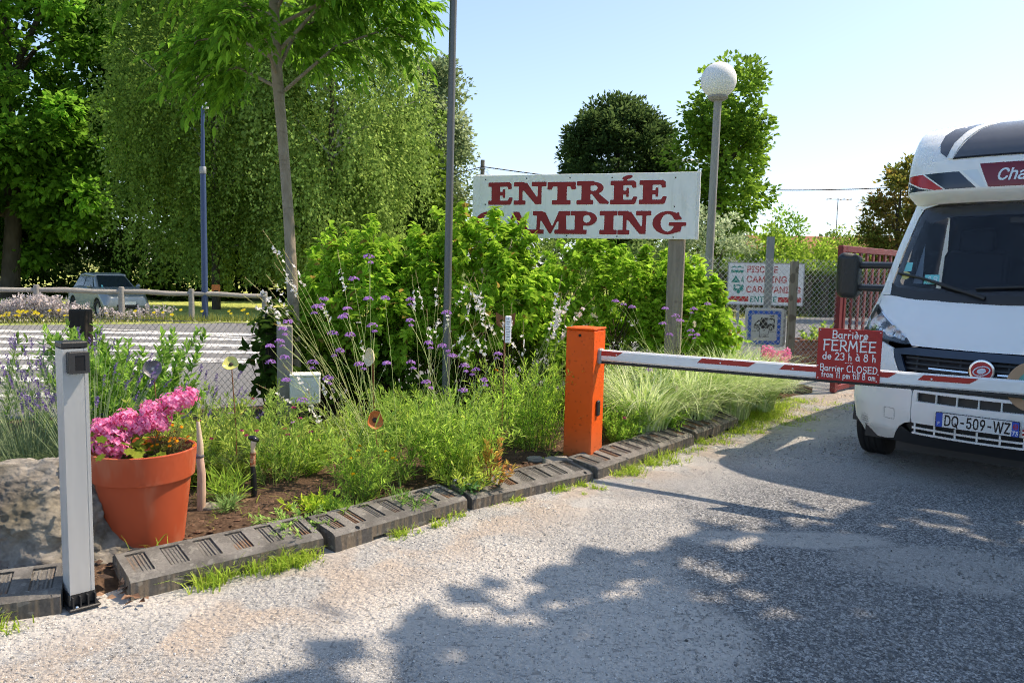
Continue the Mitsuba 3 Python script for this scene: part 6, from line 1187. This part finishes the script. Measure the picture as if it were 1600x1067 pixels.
# far street lamp, utility pole, cable
sl_ = thing('street_lamp', 'distant grey street lamp showing just above the entrance sign', 'street lamp')
q0 = np.array([9.05, 43, -.3]); put('pole', tube([q0, q0 + [0, 0, 7.9]], [.08, .05], 8), 'galva', True, parent=sl_); put('head', hullm(np.array([[x, y, z] for x in (-.05, 1.1) for y in (-.15, .15) for z in (7.85, 7.95)] + [[.5, 0, 8.1]]) + q0), 'sign_grey', parent=sl_)
up_ = thing('utility_pole', 'wooden utility pole rising behind the left end of the sign', 'pole'); q0 = np.array([-1.70, 40, -.3]); put('shaft', tube([q0, q0 + [0, 0, 7.35]], [.15, .11], 10), 'wood_grey', True, parent=up_); put('bracket', cbox(.3, .1, .08, .01, tuple(q0 + [0, -.1, 6.9])), 'galva', parent=up_)
def sag(a, b, s, n=14): a, b = np.array(a, float), np.array(b, float); t = np.linspace(0, 1, n)[:, None]; return a + (b - a) * t - np.array([0, 0, s]) * 4 * t * (1 - t)
cb = thing('overhead_cable', 'thin black overhead cable strung behind the trees', 'cable')
put('span', tube(sag((-16, 40.5, 6.2), (-1.7, 39.9, 6.7), .9), .022, 5), 'cable', parent=cb); put('span', tube(sag((-1.7, 39.9, 6.7), (24, 41, 6.6), .75, 20), .026, 5), 'cable', parent=cb)
# house far right
hs = thing('house', 'low house with tiled roof far behind the shrubs', 'house'); hx, hy = 26.0, 64
put('wall', bx(hx - 7, hx + 9, hy, hy + 8, -.4, 3.7), 'render_wall', parent=hs); rf = put('roof', hullm([(hx - 7.6, hy - .6, 3.7), (hx + 9.6, hy - .6, 3.7), (hx - 7.6, hy + 8.6, 3.7), (hx + 9.6, hy + 8.6, 3.7), (hx - 7.6, hy + 4, 4.95), (hx + 9.6, hy + 4, 4.95)]), 'roof_tile', parent=hs)
put('chimney', bx(hx + 4.8, hx + 5.7, hy + 3.2, hy + 3.9, 4.9, 5.9), 'render_wall', parent=rf)
for x in (hx - 4, hx, hx + 4): put('window', bx(x, x + 1.2, hy - .05, hy + .05, 1.1, 2.4), 'car_glass', parent=hs)
an = put('antenna', tube([(hx + 2.2, hy + 4, 5.3), (hx + 2.2, hy + 4, 8.3)], .04, 6), 'galva', parent=rf)
put('crossbar', cat(tube([(hx + 1.2, hy + 4, 8.2), (hx + 3.4, hy + 4, 8.2)], .035, 5), *[tube([(x, hy + 3.5, 8.2), (x, hy + 4.5, 8.2)], .03, 4) for x in (hx + 1.4, hx + 2.6, hx + 3.2)]), 'galva', parent=an) if False else put('antenna_bar', cat(tube([(hx + 1.2, hy + 4, 8.2), (hx + 3.4, hy + 4, 8.2)], .035, 5), *[tube([(x, hy + 3.5, 8.2), (x, hy + 4.5, 8.2)], .03, 4) for x in (hx + 1.4, hx + 2.6, hx + 3.2)]), 'galva', parent=rf)
ob = solo('chair_back', xf(prism(rr(-.13, -.06, .13, .22, .04).difference(sbox(-.08, -.01, .08, .04)), .04), None, (-9.5, 24.6, .62)), 'rust_orange', 'orange garden chair back behind the log fence beside the blue pole', 'garden chair')
# the parked car
cr_ = thing('parked_car', 'silver hatchback parked on the lawn behind the log fence', 'car')
co, ca = np.array([-12.85, 24.4, -.22]), math.radians(-32); cx = np.array([math.cos(ca + PI), math.sin(ca + PI), 0]) * -1; Rc = rz(math.radians(48)) @ np.diag([1, .94, 1.12]); fcar = lambda m: xf(m, Rc * .86, co)
H_ = lambda pts, s=14: man(m3.Manifold.batch_hull([m3.Manifold.sphere(r_, s).translate((x, y, z)) for x, y, z, r_ in pts]))
sy = lambda pts: [(s * x, y, z, r_) for x, y, z, r_ in pts for s in (-1, 1)]
bodym = m3.Manifold.batch_hull([m3.Manifold.sphere(r_, 18).translate((x, y, z)) for x, y, z, r_ in sy([(.62, -1.72, .42, .16), (.55, -1.74, .60, .12), (.68, -1.25, .80, .13), (.70, -.75, .88, .10), (.70, .9, .86, .12), (.66, 1.75, .75, .14), (.66, 1.75, .42, .16), (.70, 0, .36, .12)])])
for yy_ in (-1.18, 1.25):
    for s_ in (-1, 1): bodym = bodym - m3.Manifold.cylinder(.4, .36, .36, 28, True).rotate((0, 90, 0)).translate((s_ * .82, yy_, .30))
put('body', fcar(man(bodym)), 'car_silver', 35, parent=cr_)
put('roof', fcar(H_(sy([(.52, -.18, 1.32, .06), (.54, .5, 1.36, .06), (.50, 1.25, 1.30, .06)]))), 'car_silver', 40, parent=cr_)
put('cabin', fcar(H_(sy([(.64, -.80, .90, .05), (.50, -.16, 1.31, .04), (.50, 1.25, 1.28, .04), (.62, 1.65, .88, .05)]))), 'car_silver', 40, parent=cr_)
put('windscreen', fcar(hullm([(-.60, -.845, .955), (.60, -.845, .955), (-.47, -.235, 1.335), (.47, -.235, 1.335), (-.60, -.82, .945), (.60, -.82, .945), (-.47, -.21, 1.325), (.47, -.21, 1.325)])), 'car_glass', parent=cr_)
for s_ in (-1, 1):
    put('side_window', fcar(hullm([(s_ * a, y, z) for a, y, z in ((.70, -.55, .96), (.70, .42, .96), (.565, .42, 1.31), (.565, -.10, 1.31), (.66, -.55, .96), (.66, .42, .96), (.53, .42, 1.31), (.53, -.1, 1.31))])), 'car_glass', parent=cr_)
    put('rear_window', fcar(hullm([(s_ * a, y, z) for a, y, z in ((.69, .50, .96), (.68, 1.35, .98), (.565, 1.15, 1.30), (.565, .5, 1.31), (.65, .5, .96), (.64, 1.35, .98), (.53, 1.15, 1.30), (.53, .5, 1.31))])), 'car_glass', parent=cr_)
    put('mirror', fcar(H_([(s_ * .86, -.62, 1.0, .07), (s_ * .80, -.6, .98, .05)])), 'car_silver', 40, parent=cr_)
    put('headlight', fcar(H_([(s_ * .60, -1.70, .66, .06), (s_ * .68, -1.42, .76, .05), (s_ * .42, -1.80, .62, .05)])), 'chrome', 40, parent=cr_)
    for yy_ in (-1.18, 1.25):
        wk = put('wheel', fcar(xf(lathe([(.18, -.09), (.28, -.09), (.30, -.06), (.30, .06), (.28, .09), (.18, .09)], 28), ry(PI / 2), (s_ * .70, yy_, .30))), 'tyre', 30, parent=cr_); put('rim', fcar(xf(lathe([(0, .0), (.06, .03), (.18, .07)], 20), ry(s_ * PI / 2), (s_ * .70, yy_, .30))), 'galva', 40, parent=wk)
put('grille', fcar(H_(sy([(.34, -1.845, .42, .05), (.30, -1.85, .36, .05)]))), 'ink', parent=cr_); put('grille', fcar(H_(sy([(.30, -1.83, .60, .03)]))), 'ink', parent=cr_)
put('number_plate', fcar(bx(-.26, .26, -1.915, -1.88, .44, .54)), 'plate_white', parent=cr_); put('inspection_sticker', fcar(hullm([(-.52, -.845, .98), (-.46, -.845, .98), (-.505, -.77, 1.035), (-.445, -.77, 1.035), (-.5, -.8, 1.0)])), 'sticker_cyan', parent=cr_)
